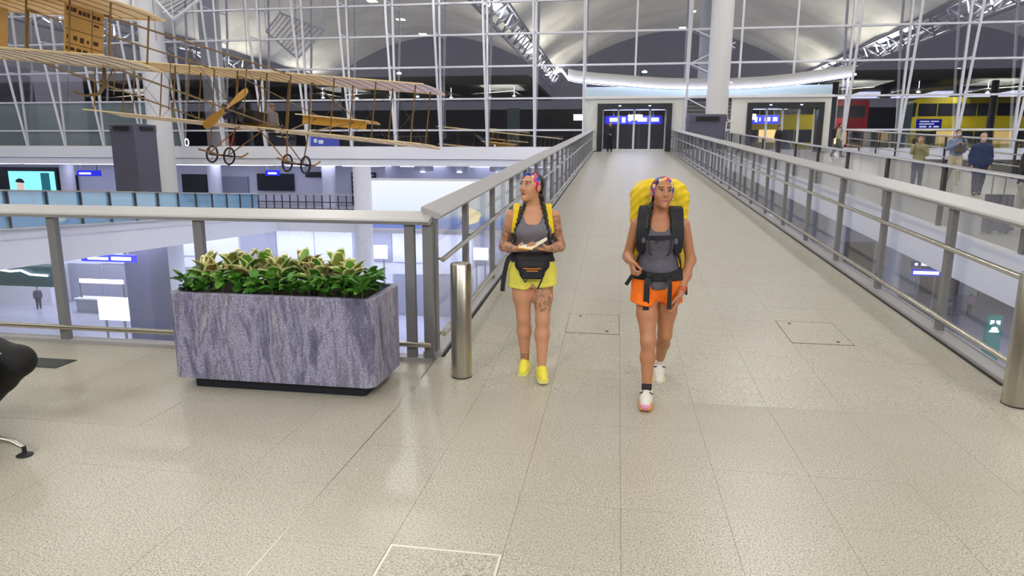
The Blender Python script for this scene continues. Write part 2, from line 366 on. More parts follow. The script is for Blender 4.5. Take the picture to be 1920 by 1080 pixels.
# ---- parallel ramp on the right and the descending ramp on the left
PX0, PX1 = 5.3, 12.6
pr = struct('floor_side_ramp', 'wide pale walkway beside the ramp with passengers on it', loc=(9, 20, 0), cat='walkway')
b = MB(); sloped(b, PX0, PX1, Y0, WALL+2, -.05, 0); b.build('walkway_surface', 'granite', pr)
b = MB(); sloped(b, PX0-.04, PX1+.04, Y0, WALL, -.40, -.05); b.build('walkway_slab', 'fascia', pr)
b = MB(); sloped(b, PX0-.09, PX0+.03, Y0, WALL, -.42, .26); b.build('edge_upstand', 'fascia', pr)
def z2(Y): return -.0562*(max(Y, 9)-9.0)
def x2(Y): return -17.6-.148*(Y-10)
lr = struct('floor_left_ramp', 'white walkway ramp sloping down across the hall on the left', loc=(-20, 20, -.5), cat='walkway')
def ramp2(b, o0, o1, za, zb, ys=(5.4, 9, 40.9), mi=0):
    for ya, yb in zip(ys, ys[1:]):
        q = [(x2(ya)+o0, ya), (x2(ya)+o1, ya), (x2(yb)+o1, yb), (x2(yb)+o0, yb)]
        b.hexa([(x, y, z2(y)+za) for x, y in q]+[(x, y, z2(y)+zb) for x, y in q], mi)
    return b
ramp2(MB(), -6.5, 0, -1.2, -.03).build('ramp_slab', 'fascia', lr); ramp2(MB(), -6.4, -.1, -.03, 0).build('ramp_surface', 'granite', lr)
ramp2(MB(), -.02, .05, -.28, .06).build('edge_trim', 'white_paint', lr)

# ---- lower hall
b = MB(); b.box(-90, 80, -12, 75, LOW-.4, LOW); struct('floor_lower', 'polished pale lilac floor of the hall below', b, 'floor_low', cat='floor')
b = MB(); b.box(-90, -2, 46, 46.4, LOW, -2); wl = struct('wall_lower_back', 'pale panelled back wall of the lower hall', b, 'panel_white', cat='wall')
for i, x in enumerate(range(-58, -3, 3)):
    m = 'panel_grey' if i % 3 == 1 else 'panel_white'
    b = MB(); b.box(x+.06, x+2.94, 45.9, 46, -5.6 if i % 3 else -6.4, -3.2); b.build('wall_panel', m, wl)
    b = MB(); b.box(x+.06, x+2.94, 45.92, 46, LOW+.1, -6.5); b.build('wall_panel', 'panel_white' if i % 3 == 1 else 'panel_grey', wl)
b = MB(); b.box(3, 80, 62, 62.4, LOW, 2.2); struct('wall_lower_right', 'white wall of the lower hall under the bus road', b, 'panel_white', cat='wall')
b = MB(); b.box(-2, 3, 46, 62, LOW, -2); struct('wall_lower_core', 'white core wall beneath the ramp landing', b, 'panel_white', cat='wall')
b = MB(); b.box(12.6, 80, 41.6, 62, -.9, -.5); struct('ceiling_lower', 'white soffit over the lower hall on the right', b, 'panel_white', cat='ceiling')
b = MB(); b.box(-90.4, -90, -12, 62, LOW, 24); struct('wall_left', 'white side wall far left of the hall', b, 'panel_grey', cat='wall')
b = MB(); b.box(80, 80.4, -12, 62, LOW, 24); struct('wall_right', 'white side wall far right of the hall', b, 'panel_grey', cat='wall')
b = MB(); b.box(-90, 80, -22.4, -22, LOW, 24); struct('wall_rear', 'dark rear wall behind the hall', b, 'rear_dark', cat='wall')

# ---- shop level under the glass wall
sh = struct('floor_shop_level', 'pale shop level balcony under the glass wall', loc=(-36, 44, -1.7), cat='balcony')
b = MB(); b.box(-75, -16.6, 41, 50, -2.0, -1.7); b.build('balcony_floor', 'floor_shop', sh)
b = MB(); b.box(-75, -2, 40.85, 41, -2.95, -1.62); b.build('balcony_fascia', 'fascia', sh)
b = MB(); b.box(-16.6, -2, 41, 46, -2.95, -2.6); b.build('balcony_soffit', 'fascia', sh)
b = MB(); b.box(-75, -2, 41, 50, 1.32, 1.45); struct('ceiling_shop_level', 'white ceiling over the shop level', b, 'panel_white', cat='ceiling')
b = MB(); b.box(-75, -16.4, 48.5, 48.8, -1.7, 1.32); ws = struct('wall_shop_front', 'white shop front wall on the level below the windows', b, 'panel_white', cat='wall')
b = MB(); b.box(-16.4, -2, 46, 46.3, -2, 1.32); struct('wall_behind_billboard', 'white wall behind the large lit billboard', b, 'panel_grey', cat='wall')
for (x0, x1, z0, z1, m, n) in ((-44.6, -43.4, -1.7, .35, 'frame_dark', 'shop_opening'), (-39.2, -36.6, -1.7, .3, 'frame_dark', 'shop_opening'), (-34, -31.9, -1.6, .5, 'rear_dark', 'shop_opening'),
                               (-31.2, -28.4, -1.0, .35, 'panel_grey', 'shop_window'), (-27.6, -24.6, -.7, .6, 'frame_dark', 'shop_opening'), (-23.6, -21.6, .35, .75, 'frame_dark', 'shop_sign_board'),
                               (-19.9, -18.0, -1.7, .75, 'frame_dark', 'shop_opening')):
    b = MB(); b.box(x0, x1, 48.3, 48.5, z0, z1); b.build(n, m, ws)
for i in range(5):
    b = MB(); b.box(-19.8, -18.1, 48.22, 48.3, -.9+.34*i, -.74+.34*i); b.build('shelf_strip', 'panel_grey', ws)
for x in (-42.5, -35.6, -30, -20.9):
    b = MB(); b.lathe([(.5, 0), (.5, 3.02)], (x, 46.5, -1.7), 18); b.build('round_pier', 'panel_white', ws, smooth=True)

# ---- curtain wall
cw = struct('wall_back', 'tall glazed wall with white leaning steel mullions and night outside', loc=(-15, WALL, UP), cat='glass wall')
ROWS = [2.48, 3.52, 5.38, 7.26, 9.10, 10.9, 12.75]
GX0 = -2.12; BAY = 2.93
XM = [GX0+BAY*i for i in range(-16, 13)]
PORT0, PORT1 = GX0, GX0+BAY*5-.8            # portal zone, no glass below the lit band
b = MB()
b.box(-.055, .055, -.07, .07, 2.46, 12.9); ME_M = b.mesh('mullion', 'white_steel')
b = MB(); b.tube([(0, -.1, 2.46), (0, -.75, 6.2), (0, -1.25, 9.6), (0, -1.5, 12.9)], .075, 8); ME_C = b.mesh('inner_chord', 'white_steel', True)
def chord_y(z):
    for (ya, za), (yb, zb) in zip(((-.1, 2.46), (-.75, 6.2), (-1.25, 9.6)), ((-.75, 6.2), (-1.25, 9.6), (-1.5, 12.9))):
        if z <= zb: return ya+(yb-ya)*(z-za)/(zb-za)
ME_S = []
for z in ROWS[2:]:
    b = MB(); b.tube([(0, 0, z), (0, chord_y(z), z)], .035, 6); ME_S.append(b.mesh('strut', 'white_steel', True))
for i, x in enumerate(XM):
    if PORT0+.3 < x < PORT1-.3 and abs(x-(GX0+BAY*2)) > .1:
        b = MB(); b.box(-.055, .055, -.07, .07, 5.4, 12.9); put('mullion', b.mesh('mullion', 'white_steel'), cw, T(x, WALL, 0)); continue
    put('mullion', ME_M, cw, T(x, WALL, 0)); put('inner_chord', ME_C, cw, T(x, WALL, 0))
    for me in ME_S: put('strut', me, cw, T(x, WALL, 0))
for k, z in enumerate(ROWS):
    segs = [(XM[0], XM[-1])] if z > 5 else [(XM[0], PORT0), (PORT1+.7, XM[-1])]
    for x0, x1 in segs:
        b = MB(); b.box(x0, x1, WALL-.08, WALL+.05, z-.05, z+.05); b.build('transom', 'white_steel', cw)
for k in range(len(ROWS)-1):
    z0, z1 = ROWS[k]+.05, ROWS[k+1]-.05
    b = MB(); b.box(.055, BAY-.055, .005, .025, z0, z1); me = b.mesh('pane', 'glass_wall'); mf = b.mesh('pane', 'glass_frost')
    for x in XM[:-1]:
        if k < 2 and PORT0-.1 < x < PORT1-.3: continue
        put('pane', mf if k < 2 and x < -28.5 else me, cw, T(x, WALL, 0))
b = MB(); b.box(-75, PORT0, WALL-.25, WALL+.1, 1.75, 2.46); b.build('window_sill_beam', 'fascia', cw)
b = MB(); b.box(-75, PORT0, WALL-.15, WALL+.1, 1.32, 1.72); b.build('window_sill_beam', 'fascia', cw)
b = MB(); b.box(PORT1, 60, WALL-.2, WALL+.1, 1.9, 2.46); b.build('window_sill_beam', 'fascia', cw)
b = MB(); b.box(-75, XM[0], WALL, WALL+.2, 2.46, 24); b.box(XM[-1], 60, WALL, WALL+.2, 2.46, 24); b.box(XM[0], XM[-1], WALL, WALL+.2, 12.8, 24); b.build('spandrel', 'panel_grey', cw)

# ---- vaulted roof
ce = struct('ceiling', 'barrel vaulted shell roof with dark valley trusses', loc=(8, 10, 13.7), cat='ceiling')
SPAN = 36.0; ZV = 13.7; RISE = 6.6
for cx in (-64, -28, 8, 44):
    b = MB(); n = 20; ny = 16
    vs = [(cx-SPAN/2+SPAN*i/n, -22+(WALL+22)*j/ny, ZV+RISE*math.sin(math.pi*i/n)**.85+(.25 if j % 2 else 0)) for j in range(ny+1) for i in range(n+1)]
    b.add(vs, [(j*(n+1)+i, j*(n+1)+i+1, (j+1)*(n+1)+i+1, (j+1)*(n+1)+i) for j in range(ny) for i in range(n)])
    b.build('vault_shell', 'vault_shell', ce)
for vx in (-46, -10, 26):
    b = MB()
    for s in (-1, 1): b.tube([(vx+s*1.3, -22, ZV-.2), (vx+s*1.3, WALL-.3, ZV-.2)], .14, 6)
    b.tube([(vx, -22, ZV-1.6), (vx, WALL-.3, ZV-1.6)], .16, 6); b.build('valley_chord', 'truss_dark', ce)
    b = MB()
    for k in range(21):
        y = -22+3*k
        for s in (-1, 1): b.tube([(vx+s*1.3, y, ZV-.2), (vx, y+1.5, ZV-1.6), (vx+s*1.3, y+3, ZV-.2)], .08, 5)
    o = b.build('valley_lattice', 'truss_dark', ce); o['kind'] = 'stuff'
    b = MB(); b.box(vx-.55, vx+.55, -22, WALL-1, ZV+.1, ZV+.45); b.build('valley_duct', 'truss_dark', ce)

# ---- portal with the two sets of doors
po = struct('wall_portal', 'off-white portal wall around the two sets of doors', loc=(4, WALL, UP), cat='wall')
D1 = (-1.3, 3.0); D2 = (7.2, 11.35)
for x0, x1 in ((PORT0, D1[0]), (D1[1], 3.75), (6.33, D2[0]), (D2[1], PORT1)):
    b = MB(); b.box(x0, x1, WALL-.2, WALL+.2, UP, 5.35); b.build('portal_pier', 'portal', po)
for x0, x1 in (D1, D2):
    b = MB(); b.box(x0, x1, WALL-.2, WALL+.2, 5.02, 5.35); b.build('portal_head', 'portal', po)
b = MB(); b.box(PORT0-.1, PORT1+.1, WALL-.3, WALL+.1, 5.3, 5.44); b.build('portal_ledge', 'portal', po)
for k in range(14):
    b = MB(); z = UP+.1+.215*k; b.hexa([(3.75, WALL, z), (6.33, WALL, z), (6.33, WALL+.1, z+.1), (3.75, WALL+.1, z+.1), (3.75, WALL, z+.17), (6.33, WALL, z+.17), (6.33, WALL+.1, z+.21), (3.75, WALL+.1, z+.21)]); b.build('louvre_slat', 'louvre_grey', po)
b = MB(); b.box(3.75, 6.33, WALL+.12, WALL+.2, UP, 5.35); b.build('louvre_back', 'louvre_grey', po)
for a, c in (((3.85, 40.7, 5.25), (6.3, 40.7, 4.0)), ((3.85, 40.7, 2.6), (6.3, 40.7, 4.0)), ((3.85, 40.7, 9.1), (6.3, 40.7, 8.0)), ((3.85, 40.7, 7.2), (6.3, 40.7, 8.3)), ((3.85, 40.7, 7.2), (6.3, 40.7, 6.1)), ((5.1, 40.7, 5.3), (5.1, 40.7, 2.4))):
    b = MB(); b.tube([a, c], .035, 6); b.build('brace', 'white_steel', po, smooth=True)
b = MB(); b.box(3.75, 6.33, WALL-.15, WALL, 3.45, 3.55); b.build('brace', 'white_steel', po)
b = MB(); b.box(PORT0+.05, PORT1, WALL-.12, WALL-.06, 5.44, 5.98); b.build('frosted_band', 'glass_pale', po)

def door_set(n, x0, x1, label):
    d = struct('door_%d' % n, label, loc=((x0+x1)/2, WALL, UP), cat='door')
    b = MB(); w = .3
    b.box(x0, x0+w, WALL-.32, WALL+.6, UP, 5.02); b.build('frame_jamb', 'frame_dark', d)
    b = MB(); b.box(x1-w, x1, WALL-.32, WALL+.6, UP, 5.02); b.build('frame_jamb', 'frame_dark', d)
    b = MB(); b.box(x0+w, x1-w, WALL-.32, WALL+.6, 4.72, 5.02); b.build('frame_head', 'frame_dark', d)
    for k in (.3, .7):
        b = MB(); b.lathe([(.07, 0), (.07, .04)], (x0+(x1-x0)*k, WALL-.36, 4.86), 10); b.build('door_sensor', 'lamp_soft', d)
    n_l = 4; L = (x1-x0-2*w)/n_l
    for k in range(n_l):
        a = x0+w+L*k; b = MB(); b.box(a+.05, a+L-.05, WALL+.3, WALL+.33, UP+.1, 4.66); leaf = b.build('door_leaf', 'glass_rail', d)
        b = MB(); b.box(a, a+.06, WALL+.28, WALL+.36, UP, 4.7); b.box(a+L-.06, a+L, WALL+.28, WALL+.36, UP, 4.7); b.box(a+.06, a+L-.06, WALL+.28, WALL+.36, UP, UP+.12); b.build('leaf_frame', 'white_steel', leaf)
    return d
door_set(1, *D1, 'glazed sliding doors in a dark frame at the top of the ramp')
door_set(2, *D2, 'glazed sliding doors in a dark frame at the walkway end')

# ---- outside
mat('night_wall', (96, 94, 100), .7, noise=.4, scale=.4, space='world')
b = MB(); b.box(PORT0, PORT1, WALL+.2, 44.4, 5.0, 5.3); struct('ceiling_lobby', 'pale ceiling of the door lobby', b, 'panel_white', cat='ceiling')
b = MB(); b.box(-75, -2, WALL+.2, 46, UP-.3, UP); b.box(-2, 75, WALL, 46, UP-.3, UP-.02); struct('floor_outside', 'dark kerbside pavement outside the glass wall', b, 'asphalt', cat='pavement')
b = MB(); b.box(-90, 90, 46, 120, UP-.6, UP-.15); struct('floor_road', 'dark night road outside the glass wall', b, 'asphalt', cat='road')
oc = struct('ceiling_outside', 'kerbside canopy with rounded pale edge outside the glass', loc=(0, 52, 7.2), cat='canopy')
mat('canopy_pale', (150, 148, 138), .5); mat('canopy_dark', (64, 64, 70), .6)
for (x0, x1) in ((-75, -6.5), (13.2, 75)):
    b = MB(); b.tube([(x0, 49.4, 7.45), (x1, 49.4, 7.45)], .32, 12); b.build('canopy_edge', 'canopy_pale', oc, smooth=True)
    b = MB(); b.box(x0, x1, 49.4, 66, 7.4, 7.7); b.build('canopy_deck', 'canopy_dark', oc)
    k = 0; x = x0+1.2
    while x < x1-2:
        b = MB(); b.hexa([(x, 52, 6.7), (x+3.3, 52, 6.9), (x+3.5, 58, 6.9), (x+.4, 58, 6.7), (x, 52, 6.76), (x+3.3, 52, 6.96), (x+3.5, 58, 6.96), (x+.4, 58, 6.76)]); b.build('canopy_baffle', 'canopy_pale', oc); x += 5.2
b = MB(); b.box(-75, 75, 72, 72.5, UP-.2, 7); struct('wall_far_outside', 'dark building across the night road', b, 'night_wall', cat='building')
# ================================================================== BALUSTRADES
def balustrade(label, A, B, out, posts, H=1.25, post_m='post_grey', cap=True, tubes=(.86, .2), glass_m='glass_rail', pw=.085, pd=.055, tube_in=.09, base=True, capw=.16, caprise=.06, down=0, group=None, cap_m='rail_cap', gs=1):
    A, B, out = Vector(A), Vector(B), Vector(out).normalized(); d = B-A; L = d.length; u = d.normalized(); t = thing('balustrade', label, 'balustrade', A, group=group)
    up = Vector((0, 0, 1)); horiz = Vector((u.x, u.y, 0)).normalized()
    if cap:
        sec = [out*-.06+up*(H-.045), out*-.085+up*(H-.015), out*-.07+up*H, out*(capw-.07)+up*(H+caprise), out*(capw-.06)+up*(H+caprise-.03), out*.06+up*(H-.02)]
        MB().sweep(sec, A, B).build('rail_cap', cap_m, t)
    ps = [p for p in posts if -1e-6 <= p <= L+1e-6]
    b = MB(); h = horiz*pw/2; o2 = out*pd/2
    for z in (-.02-down, H-.02):
        pass
    b.hexa([-h-o2+up*(-.02-down), h-o2+up*(-.02-down), h+o2+up*(-.02-down), -h+o2+up*(-.02-down), -h-o2+up*(H-.04), h-o2+up*(H-.04), h+o2+up*(H-.04), -h+o2+up*(H-.04)])
    me = b.mesh('post', post_m)
    for p in ps: put('post', me, t, T(*(A+u*p)))
    edges = ([0] if ps[0] > .3 else [])+ps+([L] if L-ps[-1] > .3 else [])
    for p, q in zip(edges, edges[1:]):
        a, c = A+u*(p+.012)+out*.06*gs, A+u*(q-.012)+out*.06*gs
        b = MB(); w = out*.012
        b.hexa([a+up*.03, c+up*.03, c+up*.03+w, a+up*.03+w, a+up*(H-.02), c+up*(H-.02), c+up*(H-.02)+w, a+up*(H-.02)+w]); b.build('glass_panel', glass_m, t)
    for k, z in enumerate(tubes):
        a, c = A-out*tube_in+up*z, B-out*tube_in+up*z
        hr = MB().tube([a, c], .024, 10).build('handrail' if k == 0 and len(tubes) > 1 else 'lower_rail', 'tube_steel', t, smooth=True)
        b = MB().tube([up*z-out*.02, up*(z-.01)-out*tube_in], .012, 6); me = b.mesh('bracket', 'steel', True)
        for p in ps: put('bracket', me, hr, T(*(A+u*p)))
    if base: MB().sweep([out*-.03+up*-.02, out*-.03+up*.03, out*.1+up*.03, out*.1+up*-.02], A, B).build('base_channel', 'rail_cap', t)
    return t
XLr, XRr = XL-.02, XR+.04
mid = 5.5
balustrade('glass balustrade with grey posts behind the stone planter', (-9.8, 5.45, 0), (-1.55, 5.45, 0), (0, 1, 0), [.1, 1.6, 3.1, 4.6, 6.09, 8.06, 8.22], tubes=(.17,))
sl = math.sqrt(1+S*S)
balustrade('glass balustrade on the ramp side of the steel bollard by the planter', (XLr, 5.48, zr(5.48)), (XLr, 40.8, zr(40.8)), (-1, 0, 0), [.05]+[(6.75-5.48+1.52*i)*sl for i in range(23)])
balustrade('glass balustrade on the ramp side facing the passengers walkway', (XRr, 5.3, zr(5.3)), (XRr, 40.8, zr(40.8)), (1, 0, 0), [.05]+[(6.78-5.3+1.6*i)*sl for i in range(22)])
balustrade('grey-posted balustrade between the ramp gap and the passengers walkway', (PX0, 5.0, zr(5)), (PX0, 40.5, zr(40.5)), (-1, 0, 0), [(2.2+2.4*i)*sl for i in range(14)], post_m='post_dark', pw=.1, capw=.1, caprise=.02, tubes=(.62,), tube_in=.12, down=-.2, gs=-1)
balustrade('far balustrade of the passengers walkway below the buses', (PX1, 12, zr(12)), (PX1, 40.5, zr(40.5)), (1, 0, 0), [2.4*i for i in range(12)], post_m='post_dark', pw=.08, capw=.1, caprise=.02, tubes=(.8, .45), tube_in=.1)
ra = [(x2(y), y, z2(y)) for y in (5.6, 9, 38.0)]
Lr = (Vector(ra[2])-Vector(ra[1])).length
balustrade('glass balustrade with painted blue reflection along the left descending walkway', ra[1], ra[2], (1, .148, 0), [.5+1.75*i for i in range(int((Lr-.5)/1.75)+1)], post_m='post_dark', pw=.07, capw=.1, caprise=.02, tubes=(.75,), glass_m='glass_blue_reflection', cap_m='tube_steel', gs=-1)
balustrade('far glass balustrade with painted blue reflection on the left descending walkway', Vector(ra[1])+V(-6.3, 0, 0), Vector(ra[2])+V(-6.3, 0, 0), (-1, -.148, 0), [.5+1.75*i for i in range(int((Lr-.5)/1.75)+1)], post_m='post_dark', pw=.07, capw=.1, caprise=.02, tubes=(), glass_m='glass_blue_reflection', cap_m='tube_steel')
# dark railing of the shop level
t = thing('balcony_railing', 'dark upright-bar railing in front of the shop fronts', 'railing', (-20.5, 41.2, -1.62))
for z, m in ((-.56, 'rail_cap'), (-1.5, 'post_dark'), (-1.05, 'post_dark')):
    MB().box(-27, -16.7, 41.17, 41.23, z-.03, z+.03).build('rail', m, t)
me = MB().box(-.03, .03, -.03, .03, -1.65, -.58).mesh('baluster', 'post_dark')
for i in range(19): put('baluster', me, t, T(-26.9+.56*i, 41.2, 0))

# ================================================================== BOLLARDS
for x, y, h, r, lab in ((-1.2, 5.05, .93, .083, 'brushed steel bollard standing between planter and ramp'), (2.93, 5.1, .97, .095, 'brushed steel bollard at the foot of the balustrade facing the walkway')):
    t = thing('bollard', lab, 'bollard', (x, y, zr(y)))
    MB().lathe([(r, 0), (r, h-.012), (r-.008, h)], (x, y, zr(y)), 32).build('shaft', 'steel', t, smooth=True)
    MB().lathe([(r-.01, h-.004), (r-.014, h+.002), (.01, h+.003)], (x, y, zr(y)), 32).build('cap', 'tube_steel', t, smooth=True)
    MB().lathe([(r+.004, 0), (r+.004, .004)], (x, y, zr(y)+.0005), 32).build('base_ring', 'frame_dark', t)

# ================================================================== PLANTER AND PLANTS
PXa, PXb, PYa, PYb, PH = -3.34, -1.72, 4.44, 5.1, .755
pt = thing('planter', 'rectangular grey striped stone planter box on a dark plinth', 'planter', (-2.53, 4.77, 0))
b = MB(); outer = rounded_rect(PXa, PXb, PYa, PYb, .07); inner = rounded_rect(PXa+.05, PXb-.05, PYa+.05, PYb-.05, .045); n = len(outer)
prof = [(outer, .085), (outer, PH-.006), (rounded_rect(PXa+.006, PXb-.006, PYa+.006, PYb-.006, .066), PH), (inner, PH), (inner, PH-.09)]
b.add([(x-(-2.53), y-4.77, z) for ring, z in prof for x, y in ring], [(k*n+i, k*n+(i+1) % n, (k+1)*n+(i+1) % n, (k+1)*n+i) for k in range(4) for i in range(n)]+[tuple(range(n-1, -1, -1))])
b.build('stone_box', 'gneiss', pt, smooth=True, local=True)
MB().prism([(x+2.53, y-4.77) for x, y in rounded_rect(PXa+.13, PXb-.09, PYa+.06, PYb-.08, .03)], 0, .085).build('plinth', 'plinth', pt, local=True)
MB().prism([(x+2.53, y-4.77) for x, y in inner], PH-.1, PH-.05).build('soil', 'soil', pt, local=True)
mat('leaf_green', (74, 134, 44), .4, noise=.35, scale=14, space='world'); mat('leaf_light', (112, 168, 58), .4, noise=.2, scale=14, space='world')
mat('leaf_olive', (146, 158, 76), .42, noise=.4, scale=16, space='world'); mat('leaf_cream', (244, 238, 176), .45, noise=.12, scale=20); mat('leaf_rust', (146, 124, 72), .5, noise=.3, scale=18, space='world')
mat('stem_green', (74, 88, 44), .6)
def leaf_mesh(L, W, mats, cup=.25, bend=.3, fold=.2, margin=False, seed=0):
    rr = random.Random(seed); n = 9; us = (-1, -.72, 0, .72, 1) if margin else (-1, -.5, 0, .5, 1); vs = []
    for i in range(n+1):
        s = i/n; w = W/2*math.sin(math.pi*min(1, s*.97+.03)**.85)**.6*(1+.06*rr.uniform(-1, 1))
        if i == n: w = .0008
        for u in us: vs.append((u*w, L*s, abs(u)*w*fold+L*bend*s*s*-.5+cup*w*u*u+rr.uniform(-1, 1)*.0015))
    b = MB(); q = len(us)
    for i in range(n):
        for k in range(4):
            edge = margin and (k in (0, 3) or i >= n-1)
            b.add([], []); b.f.append((i*q+k, i*q+k+1, (i+1)*q+k+1, (i+1)*q+k)); b.m.append(1 if edge else 0)
    b.v = vs
    me = bpy.data.meshes.new('leaf'); me.from_pydata(b.v, [], b.f)
    for m in mats: me.materials.append(MATS[m])
    me.polygons.foreach_set('material_index', b.m); me.shade_smooth(); return me
BIG = [leaf_mesh(.175, .105, [m, 'leaf_cream'], margin=True, seed=i, bend=bd, fold=.35) for i, (m, bd) in enumerate((('leaf_olive', .2), ('leaf_green', .35), ('leaf_rust', .1), ('leaf_olive', .5), ('leaf_light', .25)))]
SMALL = [leaf_mesh(.085, .062, [m], seed=20+i, bend=bd, fold=.25) for i, (m, bd) in enumerate((('leaf_green', .3), ('leaf_light', .6), ('leaf_green', .1), ('leaf_green', .7)))]
def leaf_at(name, me, parent, base, az, el, roll, sc):
    M = T(*base) @ Matrix.Rotation(az, 4, 'Z') @ Matrix.Rotation(el, 4, 'X') @ Matrix.Rotation(roll, 4, 'Y') @ Matrix.Diagonal((sc, sc, sc, 1))
    return put(name, me, parent, M)
rl = random.Random(11)
xs = [-3.14, -2.98, -2.83, -2.69, -2.55, -2.4, -2.26, -2.12, -1.99]
hs = [.19, .25, .22, .27, .21, .26, .21, .24, .19]
BIG_LAB = 'variegated cream-edged leafy plant in the stone planter'
for k, x in enumerate(xs):
    y = 4.74+(.05 if k % 2 else -.03); p = thing('variegated_plant', BIG_LAB, 'plant', (x, y, PH-.055), group='variegated plants in the planter')
    top = V(x+rl.uniform(-.02, .02), y, PH+hs[k]*.55); MB().tube([(x, y, PH-.06), ((x+top.x)/2, y, PH+.03), top], [.008, .007, .005], 6).build('stem', 'stem_green', p)
    nl = 14
    for i in range(nl):
        f = i/(nl-1); base = V(x, y, PH+.01).lerp(top, .25+.75*f); az = i*2.4+rl.uniform(-.3, .3); el = math.radians(rl.uniform(25, 48)+36*f)
        leaf_at('leaf', BIG[rl.randrange(5)], p, base, az, el, rl.uniform(-.4, .4), rl.uniform(.85, 1.2))
spots = []
for i in range(11): spots.append((-3.24+.142*i, 4.55+rl.uniform(-.02, .02)))
for i in range(9): spots.append((-3.22+.165*i, 4.95+rl.uniform(-.02, .02)))
spots += [(-1.85, 4.68), (-1.84, 4.82), (-3.25, 4.72), (-1.95, 4.62)]
for x, y in spots:
    p = thing('low_green_plant', 'low bright green leafy plant at the planter rim', 'plant', (x, y, PH-.055), group='low green plants in the planter')
    MB().tube([(x, y, PH-.06), (x, y, PH+.10)], .005, 5).build('stem', 'stem_green', p)
    for i in range(18):
        h = rl.uniform(.0, .12); az = i*2.4+rl.uniform(-.4, .4); el = math.radians(rl.uniform(-8, 60)); rr = rl.uniform(.0, .03)
        leaf_at('leaf', SMALL[rl.randrange(4)], p, (x-rr*math.sin(az), y+rr*math.cos(az), PH+h), az, el, rl.uniform(-.4, .4), rl.uniform(.8, 1.2))

# ================================================================== BENCH END AT LEFT
t = thing('bench', 'metal seating bench leg with round black foot beside the seated person', 'bench', (-3.9, 3.3, 0))
MB().tube([(-3.44, 3.2, .05), (-3.52, 3.2, .085), (-3.75, 3.19, .12), (-4.0, 3.18, .2), (-4.2, 3.18, .38)], [.012, .016, .02, .024, .03], 10).build('leg', 'steel', t, smooth=True)
MB().lathe([(.042, 0), (.045, .006), (.03, .014), (.012, .02), (.012, .06)], (-3.44, 3.2, 0), 20).build('foot', 'black_rubber', t, smooth=True)
MB().tube([(-4.95, 3.18, .05), (-4.88, 3.18, .085), (-4.6, 3.18, .14), (-4.3, 3.18, .3), (-4.2, 3.18, .38)], [.012, .016, .02, .024, .03], 10).build('leg', 'steel', t, smooth=True)
MB().lathe([(.042, 0), (.045, .006), (.03, .014), (.012, .02), (.012, .06)], (-4.95, 3.18, 0), 20).build('foot', 'black_rubber', t, smooth=True)
MB().bar((-4.2, 1.2, .37), (-4.2, 3.9, .37), .08, .05).build('beam', 'steel', t)
for y in (2.1, 2.72, 3.34): MB().prism(rounded_rect(-4.45, -3.9, y-.28, y+.28, .06), .405, .44).build('seat', 'black_rubber', t)

# ================================================================== AIR TOWERS AND COLUMNS
def tower(label, cx, cy, w, d, z1, taper=.88):
    t = thing('air_tower', label, 'air tower', (cx, cy, LOW)); a, e = w/2, d/2; c = .06
    def ring(s, z): return [(cx+x*s, cy+y*s, z) for x, y in ((-a, -e+c), (-a+c, -e), (a-c, -e), (a, -e+c), (a, e-c), (a-c, e), (-a+c, e), (-a, e-c))]
    b = MB(); R = [ring(taper, LOW), ring(1, z1-.4)]; b.add(R[0]+R[1], [tuple(range(7, -1, -1)), tuple(range(8, 16))]+[(i, (i+1) % 8, 8+(i+1) % 8, 8+i) for i in range(8)]); b.build('casing', 'tower_grey', t)
    b = MB(); R = [ring(1.02, z1-.4), ring(1.03, z1-.05), ring(.99, z1)]; b.add(R[0]+R[1]+R[2], [tuple(range(7, -1, -1)), tuple(range(16, 24))]+[(8*k+i, 8*k+(i+1) % 8, 8*k+8+(i+1) % 8, 8*k+8+i) for k in range(2) for i in range(8)]); h = b.build('hood', 'tower_grey', t)
    for s in (-1,):
        b = MB(); b.box(cx-a*.62, cx+a*.62, cy-e*1.1, cy-e*1.0, z1-.33, z1-.13); b.build('air_slot', 'slot_black', h)
        b = MB(); b.box(cx+a*1.0, cx+a*1.1, cy-e*.6, cy+e*.6, z1-.33, z1-.13); b.build('air_slot', 'slot_black', h)
    return t
tower('dark grey air supply tower rising behind the left walkway', -25.75, 32.9, 1.5, 1.7, 3.5, 1.0)
tower('dark grey air supply tower with black slot beside the white column by the doors', 4.27, 35.4, 1.75, 1.7, 4.0, .9)
def column(label, x, y, r, z0, z1):
    t = thing('column', label, 'column', (x, y, z0))
    MB().lathe([(r, 0), (r, z1-z0)], (x, y, z0), 36).build('shaft', 'white_paint', t, smooth=True)
    MB().lathe([(r+.05, 0), (r+.05, .25)], (x, y, z0), 36).build('base_collar', 'rail_cap', t, smooth=True)
    return t
column('tall white round column between the two sets of doors', 5.2, 38.5, .58, LOW, ZV-.1)
column('tall white round column behind the left air tower', -27.9, 38, .70, LOW, ZV-.1)
column('white round column at the left end of the lit billboard', -15.85, 40.2, .56, LOW, 1.3)
for (x, y, lab) in ((20.2, 52, 'white round column in the lower hall beside the dark arrow sign'), (15.5, 50, 'white round column in the lower hall beyond the walkway'), (-33, 42.5, 'white round column in the lower hall under the shop balcony')):
    column(lab, x, y, .6, LOW, -.95 if x > 0 else -3.0)

